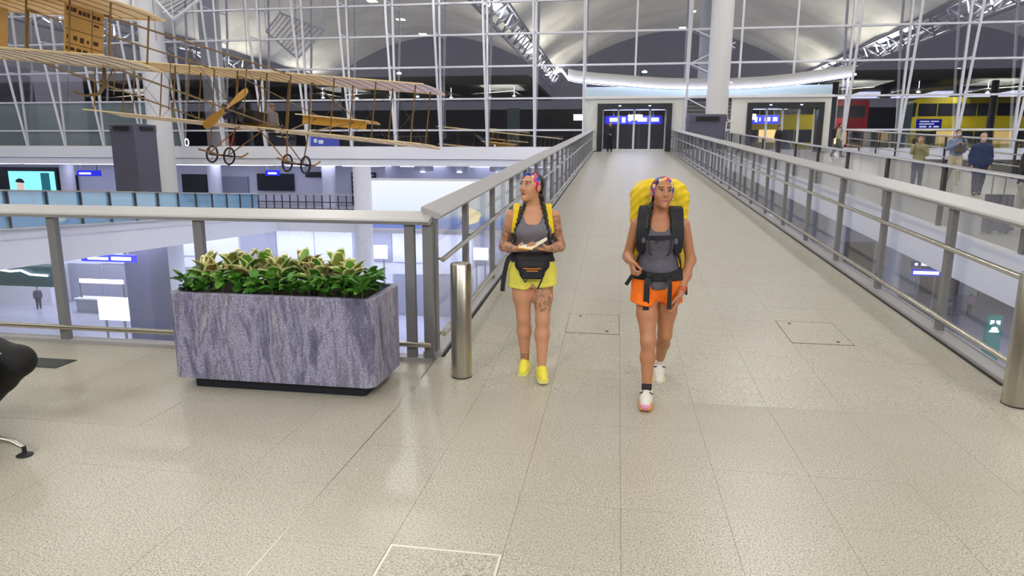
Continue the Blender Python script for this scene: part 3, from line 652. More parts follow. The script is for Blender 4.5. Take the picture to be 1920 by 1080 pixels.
# ---- roof corner frames hanging into view at the top
t = thing('roof_truss', 'white diamond-shaped roof truss corner above the left column', 'truss', (-23.6, 34.5, 8.98))
P = [(-25.6, 34.6, 10.8), (-23.6, 34.0, 8.98), (-21.1, 34.6, 10.8), (-23.4, 36.6, 11.6)]
for i in range(4): MB().tube([P[i], P[(i+1) % 4]], .07, 8).build('frame_tube', 'white_steel', t, smooth=True)
for k in range(1, 10): MB().bar(V(*P[0]).lerp(V(*P[1]), k/10)+V(0, .08, .06), V(*P[3]).lerp(V(*P[2]), k/10)+V(0, .08, .06), .05, .02).build('mesh_slat', 'tower_grey', t)
for k in range(3): MB().tube([V(*P[0]).lerp(V(*P[1]), .25+.25*k), V(*P[3]).lerp(V(*P[2]), .25+.25*k)], .025, 6).build('cross_bar', 'white_steel', t)
for p in P: MB().tube([p, (p[0], p[1], 14.2)], .03, 6).build('hanger', 'white_steel', t)

# ================================================================== LIT THINGS
t = thing('light_band', 'long curved white light band above the doors', 'light', (4.5, 40.6, 6.0))
pts = [(-3.95, 40.6, 6.8), (-3.75, 40.6, 6.95), (-3.5, 40.6, 6.98), (-3.3, 40.6, 6.75), (-3.1, 40.6, 6.48), (-2.6, 40.6, 6.36), (-1.4, 40.6, 6.22), (0, 40.6, 6.1), (1.4, 40.6, 5.97), (2.7, 40.6, 5.88), (4.4, 40.6, 5.83), (6.2, 40.6, 5.83), (8, 40.6, 5.9), (9.4, 40.6, 6.02), (11.3, 40.6, 6.27), (12.8, 40.6, 6.48)]
MB().tube(pts, .055, 8).build('light_tube', 'lamp_band', t, smooth=True)
b = MB().ribbon([V(*p)+V(0, .22, .25) for p in pts[4:]], [(0, 0, .62)]*len(pts[4:]), [(0, 1, 0)]*len(pts[4:]), .04); b.build('reflector', 'canopy_pale', t)
for p in pts[5::3]: MB().tube([V(*p), V(p[0], WALL-.06, p[2]+.1)], .02, 6).build('bracket', 'white_steel', t)
# billboard
def billboard_mat():
    m, nt, b = nodes_of('billboard'); tc = nt.nodes.new('ShaderNodeTexCoord'); sp = nt.nodes.new('ShaderNodeSeparateXYZ'); link(nt, tc.outputs['Generated'], sp.inputs[0])
    r = ramp_node(nt, [(0, hexc(120, 140, 225)), (.2, hexc(130, 165, 240)), (.32, hexc(225, 235, 250)), (1, hexc(246, 250, 252))]); link(nt, sp.outputs['Z'], r.inputs[0])
    link(nt, r.outputs[0], b.inputs['Emission Color']); b.inputs['Emission Strength'].default_value = 1.0; b.inputs['Base Color'].default_value = (.02, .02, .02, 1); b.inputs['Roughness'].default_value = .3
billboard_mat()
t = thing('billboard', 'huge glowing white billboard with blue lower edge behind the ramp', 'billboard', (-10.4, 40.9, -2.7))
MB().box(-15.6, -4.1, 40.78, 40.84, -2.6, .42).build('lit_face', 'billboard', t)
b = MB()
for q in ((-15.75, -3.95, .42, .55), (-15.75, -3.95, -2.75, -2.6), (-15.75, -15.6, -2.6, .42), (-4.1, -3.95, -2.6, .42)): b.box(q[0], q[1], 40.7, 41, q[2], q[3])
b.build('frame', 'white_paint', t)
mat('ad_yellow', (250, 232, 170), .5, emit=1.0)
b = MB().prism([(-9.0+.62*math.cos(a)*(1+.12*math.sin(5*a)), -1.75+.5*math.sin(a)*(1+.1*math.cos(3*a))) for a in [2*math.pi*k/24 for k in range(24)]], 0, .015)
b.v = [(x, 40.77-z, y) for x, y, z in b.v]; b.build('printed_emblem', 'ad_yellow', t)
# ceiling light panels of the shop level: each its own lamp
k = 0
for x in range(-58, -4, 4):
    for y in (42.2, 45.2):
        t = tag(MB().hexa([(x, y, 1.26), (x+1.9, y, 1.26), (x+2.3, y+1.5, 1.26), (x+.4, y+1.5, 1.26), (x, y, 1.318), (x+1.9, y, 1.318), (x+2.3, y+1.5, 1.318), (x+.4, y+1.5, 1.318)]).build('ceiling_light', 'lamp_soft'), 'white slanted ceiling light panel over the shop level', 'ceiling light', 'ceiling light panels over the shop level')
for x in (-12.3, -9.9, -7.4):
    t = thing('spotlight', 'bright round spotlight above the lit billboard', 'spotlight', (x, 41.6, 1.0), group='spotlights above the billboard')
    MB().box(x-.55, x+.55, 41.5, 42.1, 1.0, 1.32).build('housing', 'panel_grey', t); MB().lathe([(.16, 0), (.16, .05)], (x, 41.55, .93), 14).build('lamp', 'lamp_white', t)
# shop screen on the far left
t = thing('video_screen', 'glowing cyan video screen in the far shop front', 'screen', (-47.6, 48.2, -1))
MB().box(-51, -44.95, 48.1, 48.3, -1.2, .95).build('bezel', 'rear_dark', t)
scr = MB().box(-49.4, -45.15, 48.05, 48.1, -1.05, .62).build('display', 'screen_cyan', t)
mat('pic_skin', (226, 190, 176), .5, emit=.6); mat('pic_hair', (30, 40, 46), .5, emit=.05); mat('pic_teal', (30, 110, 120), .5, emit=.4)
b = MB().prism([(-48.4+.36*math.cos(a), -.62+.52*math.sin(a)) for a in [2*math.pi*k/20 for k in range(20)]], 0, .012); b.v = [(x, 48.05-z, y) for x, y, z in b.v]; b.build('pictured_face', 'pic_skin', scr)
b = MB().prism([(-48.4+.42*math.cos(a), -.3+.34*math.sin(a)) for a in [math.pi*k/14-.1 for k in range(15)]], 0, .02); b.v = [(x, 48.05-z, y) for x, y, z in b.v]; b.build('pictured_hair', 'pic_hair', scr)
MB().box(-46.4, -45.6, 48.03, 48.05, -1.05, .5).build('pictured_stripe', 'pic_teal', scr)
def sign(name, label, x0, x1, y, z0, z1, face, marks, cat='sign', hang=None, post=None):
    t = thing(name, label, cat, ((x0+x1)/2, y, z0)); f = MB().box(x0, x1, y, y+.12, z0, z1).build('panel', face, t)
    for (u0, u1, v0, v1) in marks:
        MB().box(x0+(x1-x0)*u0, x0+(x1-x0)*u1, y-.012, y, z0+(z1-z0)*v0, z0+(z1-z0)*v1).build('lettering', 'sign_text', f)
    if hang: 
        for u in (.15, .85): MB().box(x0+(x1-x0)*u-.03, x0+(x1-x0)*u+.03, y+.03, y+.09, z1, hang).build('hanger', 'post_grey', t)
    if post is not None:
        for u in (.2, .8): MB().box(x0+(x1-x0)*u-.05, x0+(x1-x0)*u+.05, y+.02, y+.1, post, z0).build('post', 'post_grey', t)
    return t
sign('hanging_sign', 'blue lit hanging sign under the left walkway', -27.2, -24.1, 30, -3.5, -3.12, 'sign_blue', [(.12, .5, .25, .6), (.56, .92, .25, .7)], hang=-2.4)
sign('hanging_sign', 'small blue lit sign over the shop counters left of the air tower', -41.2, -39.2, 46, .35, .78, 'sign_blue', [(.1, .6, .3, .6)], hang=1.32)
sign('hanging_sign', 'small blue lit sign over a dark shop doorway', -25.7, -24.6, 46.2, .5, .9, 'sign_blue', [(.2, .8, .3, .6)], hang=1.32)
sign('hanging_sign', 'dark arrow-shaped hanging sign in the lower hall', 20.7, 23.2, 50, -5.55, -5.1, 'sign_navy', [(.08, .16, .3, .7), (.25, .65, .3, .7)], hang=-.9)
sign('wall_sign', 'bright white lit strip sign below the dark arrow sign', 21.0, 23.0, 50.6, -6.25, -5.75, 'sign_blue', [(.06, .9, .25, .7)], post=LOW)
sign('bus_stop_sign', 'blue notice board outside in front of the yellow bus', 19.95, 21.5, 50, 3.85, 4.6, 'sign_blue', [(.12, .5, .74, .84), (.56, .88, .74, .84), (.1, .7, .52, .62), (.12, .4, .26, .4), (.5, .6, .26, .4), (.68, .9, .26, .4)], post=UP-.1)
sign('flight_display', 'lit white display screen standing in the lower hall by the dark tower', -28.5, -26.6, 32.2, -7.2, -5.9, 'screen_white', [], cat='screen', post=LOW)
sign('flight_display', 'twin stacked lit screens in the lower hall under the billboard', -17.25, -15.95, 44.6, -5.2, -4.25, 'screen_white', [(.02, .98, .5, .53)], cat='screen', post=LOW)
sign('flight_display', 'twin stacked lit screens in the lower hall seen through the ramp glass', -9.7, -8.65, 44.6, -5.1, -4.25, 'screen_white', [(.02, .98, .5, .53)], cat='screen', post=LOW)
sign('notice_screen', 'lilac video screen outside beneath the biplane', -20.7, -18.5, 43, 2.5, 3.3, 'screen_blue', [(.2, .3, .4, .7), (.35, .5, .3, .6)], cat='screen', post=UP-.3)
mat('sign_red', (170, 24, 36), .5, emit=.25)
sign('red_sign', 'small red lettered sign outside left of the lilac panel', -27.3, -26.1, 43, 2.6, 3.15, 'sign_red', [], post=UP-.3)
t = thing('ring_light', 'small glowing oval ring outside the glass wall', 'light', (-29.3, 42.5, 2.8))
MB().tube([(-29.3+.14*math.cos(a), 42.5, 2.8+.24*math.sin(a)) for a in [2*math.pi*k/20 for k in range(20)]], .035, 6, closed=True).build('ring', 'lamp_white', t)
MB().tube([(-29.3, 42.5, 2.54), (-29.3, 42.5, UP-.1)], .02, 6).build('stem', 'post_grey', t)
mat('totem_teal', (24, 108, 104), .4, emit=.25)
t = thing('totem_sign', 'teal upright totem sign with white arrow symbols in the lower hall', 'sign', (21.8, 41, LOW))
b = MB().box(21.4, 22.2, 41, 41.25, LOW, -6.9); f = b.build('body', 'totem_teal', t)
b = MB().box(21.55, 22.05, 40.985, 41, -7.9, -7.78); b.build('symbol', 'sign_text', f)
for s in (-1, 1): MB().hexa([(21.8+s*.05, 40.985, -7.35), (21.8+s*.26, 40.985, -7.2), (21.8+s*.26, 41, -7.2), (21.8+s*.05, 41, -7.35), (21.8+s*.05, 40.985, -7.2), (21.8+s*.26, 40.985, -7.45), (21.8+s*.26, 41, -7.45), (21.8+s*.05, 41, -7.2)]).build('symbol', 'sign_text', f)
b = MB().prism([(21.8+.18*math.cos(a), -7.7+.12*math.sin(a)) for a in [2*math.pi*k/14 for k in range(14)]], 0, .015); b.v = [(x, 41-z, y) for x, y, z in b.v]; b.build('symbol', 'sign_text', f)
for (x, y, lab) in ((-7.15, 46, 'pale frosted glass panel outside near the ramp'), (19.3, 50.5, 'pale frosted glass panel outside beside the yellow bus')):
    t = thing('frosted_panel', lab, 'panel', (x, y, UP)); w = .43 if x < 0 else .5
    MB().box(x-w, x+w, y, y+.06, UP, 5.2 if x < 0 else 5.7).build('glass_sheet', 'glass_pale', t); MB().box(x-w-.03, x+w+.03, y-.03, y+.09, UP-.2, UP+.08).build('shoe', 'post_grey', t)
for i, (x, y, z) in enumerate(((-22.5, 68, 10.2), (1.9, 68, 10.0), (29.5, 68, 9.8))):
    t = thing('street_lamp', ('bright street lamp outside above the biplane', 'bright street lamp outside above the doors', 'bright street lamp outside near the right edge of the glass')[i], 'street lamp', (x, y, UP-.15))
    MB().tube([(x, y, UP-.15), (x, y, z), (x+.3, y-.6, z+.1)], .08, 8).build('pole', 'post_grey', t); MB().lathe([(.24, 0), (.26, .1), (.1, .2)], (x+.3, y-.7, z), 12).build('lantern', 'lamp_white', t)
for i, x in enumerate((-24, -21.5, -19, -16, -13.5, -10.5, -8.2, 14.5, 17, 21, 26, 30)):
    t = tag(MB().lathe([(.12, 0), (.14, .07), (.05, .1), (.02, .11), (.02, .8)], (x, 53+(i % 3), 6.6), 10).build('canopy_downlight', 'lamp_white'), 'small round downlight under the kerbside canopy outside', 'downlight', 'downlights under the canopy')
for i, x in enumerate((16.5, 22, 27.5, 33)):
    tag(MB().box(x, x+4.6, 60.5, 60.75, 6.9, 7.395).build('strip_light', 'lamp_soft'), 'long strip light above the buses outside', 'strip light', 'strip lights above the buses')

for x0, x1, lab in ((-.9, 2.6, 'blue lit sign band inside the ramp doors'), (7.6, 9.6, 'blue lit sign band inside the walkway doors')):
    sign('lobby_sign', lab, x0, x1, 43.6, 4.0, 4.5, 'sign_blue', [(.08, .22, .3, .75), (.3, .36, .2, .8), (.42, .46, .3, .7), (.58, .74, .3, .75), (.82, .95, .3, .75)], hang=5.0)
    sign('lobby_light', lab.replace('blue lit sign band', 'white ceiling light'), x0-.2, x1+.2, 42.6, 4.78, 4.9, 'lamp_soft', [], cat='ceiling light', hang=5.0)
# ================================================================== BUSES
mat('bus_yellow', (226, 206, 30), .35, coat=.4); mat('bus_red', (150, 26, 34), .35, coat=.4); mat('bus_glass', (44, 48, 60), .15); mat('bus_warm', (255, 214, 140), .5, emit=1.1)
def bus(label, x0, x1, y, body, lower=None):
    t = thing('double_decker_bus', label, 'bus', ((x0+x1)/2, y, UP-.15)); z = UP-.15; b = MB()
    b.prism([(x0+.05, z+.35), (x1, z+.35), (x1, z+4.15), (x1-.15, z+4.3), (x0+.9, z+4.3), (x0+.6, z+4.1)], 0, 2.4); b.v = [(x, y+zz, q) for x, q, zz in b.v]; b.build('body', body, t)
    n = max(2, int((x1-x0)/1.35)); w = (x1-x0-1.1)/n
    for k in range(n):
        MB().box(x0+.9+w*k+.04, x0+.9+w*(k+1)-.04, y-.02, y+.01, z+2.95, z+3.85).build('upper_window', 'bus_glass', t)
        MB().box(x0+.9+w*k+.04, x0+.9+w*(k+1)-.04, y-.02, y+.01, z+.95, z+1.85).build('lower_window', 'bus_warm' if k % 3 == 1 else 'bus_glass', t)
    MB().hexa([(x0+.06, y-.02, z+2.9), (x0+.75, y-.02, z+2.9), (x0+.75, y+.02, z+2.9), (x0+.06, y+.02, z+2.9), (x0+.55, y-.02, z+3.9), (x0+.8, y-.02, z+3.9), (x0+.8, y+.02, z+3.9), (x0+.55, y+.02, z+3.9)]).build('front_window', 'bus_glass', t)
    for xx in (x0+1.8, x1-2.0):
        b = MB().lathe([(.48, 0), (.48, .26), (.25, .28)], (0, 0, 0), 20); b.v = [(xx+a, y+.24-c, z+.48+bb) for a, bb, c in b.v]; b.build('wheel', 'black_rubber', t, smooth=True)
    return t
bus('yellow double-decker bus waiting outside the glass wall', 21.0, 31.5, 55, 'bus_yellow')
bus('red double-decker bus outside left of the yellow one', 10.6, 19.0, 56.5, 'bus_red')
bus('yellow double-decker bus seen through the walkway doors', 4.2, 14.0, 52, 'bus_yellow')
bus('red double-decker bus outside behind the yellow one', 28.4, 37.5, 57.8, 'bus_red')
# ================================================================== COUNTERS AND SHOP OPENINGS OF THE LOWER HALL
mat('counter_green', (40, 78, 76), .3); mat('shutter_tan', (150, 134, 116), .6); mat('opening_brown', (92, 78, 70), .6)
t = thing('service_counter', 'dark green service counter with a zigzag white light in the lower hall', 'counter', (-46, 45, LOW))
MB().box(-48.6, -43.2, 44.3, 45.6, LOW, -8.2).build('counter_front', 'panel_white', t); MB().box(-48.6, -43.2, 44.5, 45.7, -8.2, -6.6).build('glass_screen', 'counter_green', t)
MB().tube([(-48.5, 44.3, -6.8), (-46.6, 44.3, -7.0), (-45.6, 44.3, -6.9), (-44.8, 44.3, -7.2), (-43.3, 44.3, -7.25)], .09, 6).build('light_line', 'lamp_soft', t)
wr_ = bpy.data.objects['wall_lower_right']
for (x0, x1, z0, z1, m, n) in ((19.6, 22.4, LOW, -5.2, 'opening_brown', 'shop_opening'), (26.5, 29.6, LOW, -6.4, 'opening_brown', 'shop_opening'), (31.2, 35.2, LOW, -6.0, 'shutter_tan', 'shop_shutter'), (14.5, 17.6, LOW, -5.0, 'panel_grey', 'shop_opening')):
    MB().box(x0, x1, 61.8, 62, z0, z1).build(n, m, wr_)
for x, z, lab in ((-37.5, -7.6, 'white service desk in the lower hall left of the dark tower'), (-19.5, -7.9, 'white service desk in the lower hall under the shop balcony')):
    t = thing('service_desk', lab, 'counter', (x, 43, LOW)); MB().box(x-2, x+2, 42.6, 43.4, LOW, LOW+1.0).build('desk_front', 'panel_grey', t); MB().box(x-2.1, x+2.1, 42.5, 43.5, LOW+1.0, LOW+1.08).build('desk_top', 'white_paint', t); MB().box(x-1.8, x+1.8, 42.9, 43.0, LOW+2.2, LOW+2.5).build('fascia_light', 'lamp_soft', t)
    for s in (-1.8, 1.8): MB().box(x+s-.05, x+s+.05, 42.9, 43, LOW+1.08, LOW+2.2).build('upright', 'post_grey', t)
# ---- barriers, pillars and a parked car outside on the kerb
mat('barrier_green', (120, 160, 130), .5); mat('barrier_white', (190, 192, 190), .5); mat('pillar_night', (120, 122, 132), .6); mat('car_dark', (60, 66, 90), .3, coat=.6)
for x0, x1, m, lab in ((-19.9, -16.4, 'barrier_green', 'pale green barrier fence outside below the biplane wing'), (-5.6, -3.6, 'barrier_white', 'white crowd barrier outside near the ramp'), (-14.9, -12.6, 'barrier_white', 'white crowd barrier outside under the biplane wing tip')):
    t = thing('barrier', lab, 'barrier', ((x0+x1)/2, 44, UP)); MB().tube([(x0, 44, UP), (x0, 44, UP+.95), (x1, 44, UP+.95), (x1, 44, UP)], .04, 6).build('frame', m, t); MB().box(x0, x1, 43.98, 44.02, UP+.16, UP+.22).build('bottom_rail', m, t)
    n = int((x1-x0)/.28); me = MB().box(-.018, .018, -.018, .018, UP+.2, UP+.95).mesh('bar', m)
    for i in range(1, n): put('bar', me, t, T(x0+(x1-x0)*i/n, 44, 0))
for i, x in enumerate((-37, -29, -21, -13.2, 14.6, 24.6, 33)):
    t = thing('canopy_pillar', 'round grey pillar holding up the kerbside canopy outside', 'pillar', (x, 50.2, UP-.15), group='pillars of the kerbside canopy'); MB().lathe([(.22, 0), (.22, 4.95)], (x, 50.2, UP-.15), 14).build('shaft', 'pillar_night', t, smooth=True); MB().box(x-.3, x+.3, 49.9, 50.5, UP-.15, UP+.15).build('plinth_block', 'asphalt', t)
def car(label, x, y, m):
    z = UP-.15; t = thing('car', label, 'car', (x, y, z)); b = MB().prism([(-2.1, .3), (2.1, .3), (2.15, .7), (1.3, .85), (.7, 1.4), (-1.1, 1.42), (-1.8, .95), (-2.15, .85)], 0, 1.7); b.v = [(x+a, y+c, z+q) for a, q, c in b.v]; b.build('body', m, t)
    b = MB().prism([(1.1, .9), (.62, 1.32), (-1.0, 1.34), (-1.5, .95)], 0, .03); b.v = [(x+a, y-.03+c, z+q) for a, q, c in b.v]; b.build('side_window', 'bus_glass', t)
    for xx in (-1.3, 1.35):
        b = MB().lathe([(.33, 0), (.33, .2), (.18, .22)], (0, 0, 0), 16); b.v = [(x+xx+a, y+.18-c, z+.33+q) for a, q, c in b.v]; b.build('wheel', 'black_rubber', t, smooth=True)
    MB().box(x+2.1, x+2.17, y+.15, y+.45, z+.55, z+.7).build('headlamp', 'lamp_soft', t)
mat('car_silver', (150, 152, 158), .3, .4, coat=.5)
car('dark blue car parked outside behind the crowd barrier', -11.2, 49.0, 'car_dark'); car('silver car parked outside beyond the pale green barrier', -17.8, 48.6, 'car_silver')
# ================================================================== HANGING BIPLANE
mat('canvas_pale', (222, 205, 200), .7); mat('tyre', (28, 28, 30), .6); mat('wire', (96, 78, 52), .5); mat('engine_grey', (62, 62, 66), .45, .5); mat('prop_wood', (190, 138, 44), .4, coat=.3)
mat('jacket_grey', (150, 146, 156), .7); mat('leather', (40, 34, 32), .6)
BO = V(-10.75, 19.4, 3.42)
BR = Matrix.Rotation(math.radians(-6), 4, 'Z') @ Matrix.Rotation(math.radians(-4.2), 4, 'X') @ Matrix.Rotation(math.radians(5.4), 4, 'Y')
bp = thing('biplane', 'full-size vintage canvas biplane replica hanging in the hall', 'biplane', BO, rot=BR)
def wing(name, x0, x1, yc, z, chord, nr, parent, mats=('canvas',), ang=.03, thick=.05):
    b = MB(); prof = [(-.5, -.006, .004), (-.25, .02, .045), (.1, .03, .075), (.35, .01, .06), (.5, -.02, -.005)]; xs_ = [x0+(x1-x0)*i/8 for i in range(9)]; vs = []
    for i, x in enumerate(xs_):
        tip = .86 if i in (0, 8) else 1
        for s, lo, hi in prof: vs.append((x, yc+s*chord*tip, z+lo*.6))
        for s, lo, hi in reversed(prof): vs.append((x, yc+s*chord*tip, z+hi*.6+.006))
    n = 10; fs = [(i*n+k, i*n+(k+1) % n, (i+1)*n+(k+1) % n, (i+1)*n+k) for i in range(8) for k in range(n)]+[tuple(range(n-1, -1, -1)), tuple(80+k for k in range(n))]
    b.add(vs, fs); o = b.build(name, list(mats), parent, local=True)
    for i in range(nr):
        x = x0+(x1-x0)*(i+.5)/nr; m = MB().ribbon([(x, yc+s*chord, z+lo*.6-.006) for s, lo, hi in prof], [(.022, 0, 0)]*5, [(0, 0, 1)]*5, .008); m.build('rib', 'canvas_dark', o, local=True)
    MB().tube([(x0, yc+.48*chord, z-.01), (x1, yc+.48*chord, z-.01)], .022, 6).build('leading_edge', 'canvas', o, local=True)
    MB().tube([(x0, yc-.49*chord, z), (x1, yc-.49*chord, z)], .02, 6).build('trailing_edge', 'canvas', o, local=True)
    return o
wing('upper_wing', -6.2, 2.1, 0, .79, 1.7, 22, bp); wing('upper_wing', 2.12, 5.55, 0, .79, 1.7, 9, bp, ('canvas_pale',))
wing('lower_wing', -5.95, 5.6, 0, -.79, 1.5, 28, bp)
for x in (-5.7, -4.2, -2.7, -1.3, -.5, .5, 1.3, 2.7, 4.0, 5.2):
    for y in (.55, -.55): MB().tube([(x, y, -.79), (x, y, .79)], .02, 6).build('strut', 'wood_dark', bp, local=True)
for a, c in ((-5.7, -4.2), (-4.2, -2.7), (-2.7, -1.3), (1.3, 2.7), (2.7, 4.0), (4.0, 5.2)):
    MB().tube([(a, .55, -.79), (c, .55, .79)], .006, 4).build('wire', 'wire', bp, local=True); MB().tube([(a, .55, .79), (c, .55, -.79)], .006, 4).build('wire', 'wire', bp, local=True)
TYb = -7.1; TZ = .45
for s in (-1, 1):
    for z in (-1, 1):
        MB().tube([(s*1.3, -.6, z*.79), (s*.95, TYb+.5, z*.48+.30)], .024, 6).build('tail_boom', 'wood_dark', bp, local=True)
    for f in (.3, .62):
        p = V(s*1.3, -.6, 0).lerp(V(s*.95, TYb+.5, 0), f); h = .79+(.5-.79)*f
        MB().tube([(p.x, p.y, -h+.03), (p.x, p.y, h+.03)], .014, 6).build('strut', 'wood_dark', bp, local=True)
    MB().tube([(s*1.3, -.6, -.79), (s*1.2, -2.6, .72)], .006, 4).build('wire', 'wire', bp, local=True); MB().tube([(s*1.2, -2.6, -.66), (s*1.1, -4.6, .66)], .006, 4).build('wire', 'wire', bp, local=True)
wing('tail_plane', -2.3, 2.25, TYb, .80, 1.45, 11, bp); wing('tail_plane', -2.3, 2.25, TYb, -.20, 1.45, 11, bp)
for x in (-2.1, -.95, .1, 1.15, 2.1):
    for y in (.45, -.45): MB().tube([(x, TYb+y, -.20), (x, TYb+y, .80)], .018, 6).build('strut', 'wood_dark', bp, local=True)
mat('rudder_tan', (206, 168, 100), .7, noise=.08, scale=6)
for x in (1.0, -1.5):
    r = MB().box(x-.012, x+.012, TYb-.42, TYb+.45, -.18, .78).build('rudder', 'rudder_tan', bp, local=True)
    if x < 0: continue
    # printed lines and lettering on the side that faces the hall
    for z in (.56, .30, .04): MB().box(x+.012, x+.015, TYb-.41, TYb+.43, z, z+.012).build('printed_line', 'print_brown', r, local=True)
    MB().box(x+.012, x+.015, TYb+.17, TYb+.182, -.17, .76).build('printed_line', 'print_brown', r, local=True)
    for (y0, y1, z0, z1) in ((-.66, -.5, .42, .5), (-.48, -.36, .42, .5), (-.3, -.2, .4, .48), (-.17, -.07, .4, .48), (-.04, .05, .4, .48), (.15, .24, .4, .47), (.27, .38, .4, .47), (.18, .35, .26, .3),
                             (-.64, -.54, -.1, -.02), (-.44, -.32, -.1, -.02), (-.24, -.12, -.12, -.02), (-.02, .04, -.1, -.04), (.18, .34, -.1, -.02), (-.66, -.4, -.3, -.24), (-.34, -.2, -.3, -.24), (-.14, 0, -.3, -.24), (.14, .36, -.32, -.25)):
        MB().box(x+.012, x+.016, TYb+y0*.72+.08, TYb+y1*.72+.08, z0+.22, z1+.22).build('lettering', 'print_brown', r, local=True)
b = MB().tube([(1.2, TYb+.3, -.28), (1.22, TYb+.3, -.62), (1.15, TYb+.25, -.8), (.98, TYb+.12, -.88), (.78, TYb+.0, -.84)], [.035, .04, .035, .025, .02], 8); b.build('tail_skid', 'wood_dark', bp, smooth=True, local=True)
b = MB().tube([(1.42, TYb+.3, -.28), (1.26, TYb+.3, -.64)], .015, 6); b.build('skid_stay', 'wood_dark', bp, local=True)
# engine, propeller, seat frame
en = MB(); en.lathe([(.13, -.14), (.15, 0), (.13, .14)], (0, 0, 0), 14); en.v = [(x-.25, -.95+z, y-.4) for x, y, z in en.v]; eo = en.build('engine', 'engine_grey', bp, smooth=True, local=True)
for k in range(7):
    a = 2*math.pi*k/7+.2; MB().tube([(-.25+.12*math.cos(a), -.95, -.4+.12*math.sin(a)), (-.25+.38*math.cos(a), -.95, -.4+.38*math.sin(a))], [.07, .085], 8).build('cylinder', 'engine_grey', eo, local=True)
pr_ = V(-.25, -1.3, -.4)
for s in (-1, 1):
    a = math.radians(40); d = V(math.cos(a)*s, 0, math.sin(a)*s); w = V(-math.sin(a)*s, 0, math.cos(a)*s)
    b = MB().ribbon([pr_+d*q for q in (.05, .28, .52, .76, .9)], [w*k+V(0, .05, 0) for k in (.08, .14, .22, .24, .14)], [V(w.x*.5, 1, w.z*.5)]*5, .035); b.build('propeller_blade', 'prop_wood', bp, local=True)
b = MB().lathe([(.09, -.1), (.1, .2)], (0, 0, 0), 12); b.v = [(x-.25, -1.2+z, y-.4) for x, y, z in b.v]; b.build('propeller_hub', 'engine_grey', bp, local=True)
MB().box(-.3, .3, -.5, 1.9, -.74, -.66).build('seat_frame', 'wood_dark', bp, local=True)
MB().box(-.28, .28, -.75, -.1, -.66, -.32).build('fuel_tank', 'leather', bp, local=True)
for s in (-1, 1):
    MB().tube([(s*.3, 1.8, -.7), (s*.8, 4.4, .05)], .022, 6).build('front_outrigger', 'wood_dark', bp, local=True); MB().tube([(s*1.3, .6, .79), (s*.8, 4.4, .15)], .02, 6).build('front_outrigger', 'wood_dark', bp, local=True)
mat('elevator_yellow', (222, 168, 60), .7)
wing('front_elevator', -1.5, 1.5, 4.5, .1, .9, 9, bp, ('elevator_yellow',))
MB().box(-1.3, 1.3, 4.25, 4.28, -.2, .08).build('elevator_flap', 'elevator_yellow', bp, local=True)
for s, xc in ((-1, -1.43), (1, 1.27)):
    for dx in (-.33, .3):
        wl_ = MB().tube([(xc+dx, .1+.25*math.cos(a), -1.72+.25*math.sin(a)) for a in [2*math.pi*k/22 for k in range(22)]], .03, 6, closed=True).build('wheel', 'tyre', bp, smooth=True, local=True)
        for k in range(8):
            a = math.pi*k/8; MB().tube([(xc+dx, .1+.24*math.cos(a), -1.72+.24*math.sin(a)), (xc+dx, .1-.24*math.cos(a), -1.72-.24*math.sin(a))], .003, 4).build('spoke', 'tube_steel', wl_, local=True)
    MB().tube([(xc-.45, .1, -1.72), (xc+.42, .1, -1.72)], .03, 8).build('axle', 'leather', bp, local=True)
    MB().tube([(xc, -.9, -1.62), (xc, .1, -1.72), (xc, 1.1, -1.7), (xc, 1.4, -1.55)], .03, 6).build('landing_skid', 'wood', bp, local=True)
    for y in (.55, -.55):
        MB().tube([(xc, y*.8, -1.7), (s*1.3, y, -.79)], .02, 6).build('undercarriage_strut', 'wood', bp, local=True); MB().tube([(xc, y*.8, -1.7), (s*.3, y, -.79)], .018, 6).build('undercarriage_strut', 'wood', bp, local=True)
for x, y in ((-2.7, .4), (2.7, .4), (0, -4.2), (-.9, .5), (.9, .5)): 
    p = BR @ V(x, y, .8); q = BR.to_3x3().inverted() @ (V(BO.x+p.x, BO.y+p.y, ZV+1.5)-BO); MB().tube([(x, y, .8), q], .006, 4).build('hanging_cable', 'wire', bp, local=True)

# ================================================================== PEOPLE
def vnorm(v): v = np.asarray(v, float); return v/np.linalg.norm(v)
class Prim:
    def __init__(s, fn, lo, hi, k=.02, sub=False): s.fn, s.lo, s.hi, s.k, s.sub = fn, np.array(lo, float), np.array(hi, float), k, sub
def cone(a, b, ra, rb, k=.02, infl=0):
    a, b = np.array(a, float), np.array(b, float); ra += infl; rb += infl; ab = b-a; L2 = max(ab@ab, 1e-9)
    def fn(P):
        q = P-a; t = np.clip((q@ab)/L2, 0, 1); return np.linalg.norm(q-t[..., None]*ab, axis=-1)-(ra+(rb-ra)*t)
    m = max(ra, rb); return Prim(fn, np.minimum(a, b)-m, np.maximum(a, b)+m, k)
def ball(c, r, k=.02, sub=False): 
    c = np.array(c, float); return Prim(lambda P: np.linalg.norm(P-c, axis=-1)-r, c-r, c+r, k, sub)
def ell(c, r, R=None, k=.02, infl=0, sub=False):
    c, r = np.array(c, float), np.array(r, float)+infl; R = np.eye(3) if R is None else R
    def fn(P):
        q = (P-c)@R; k0 = np.linalg.norm(q/r, axis=-1); k1 = np.linalg.norm(q/(r*r), axis=-1)+1e-9; return k0*(k0-1)/k1
    m = r.max(); return Prim(fn, c-m, c+m, k, sub)
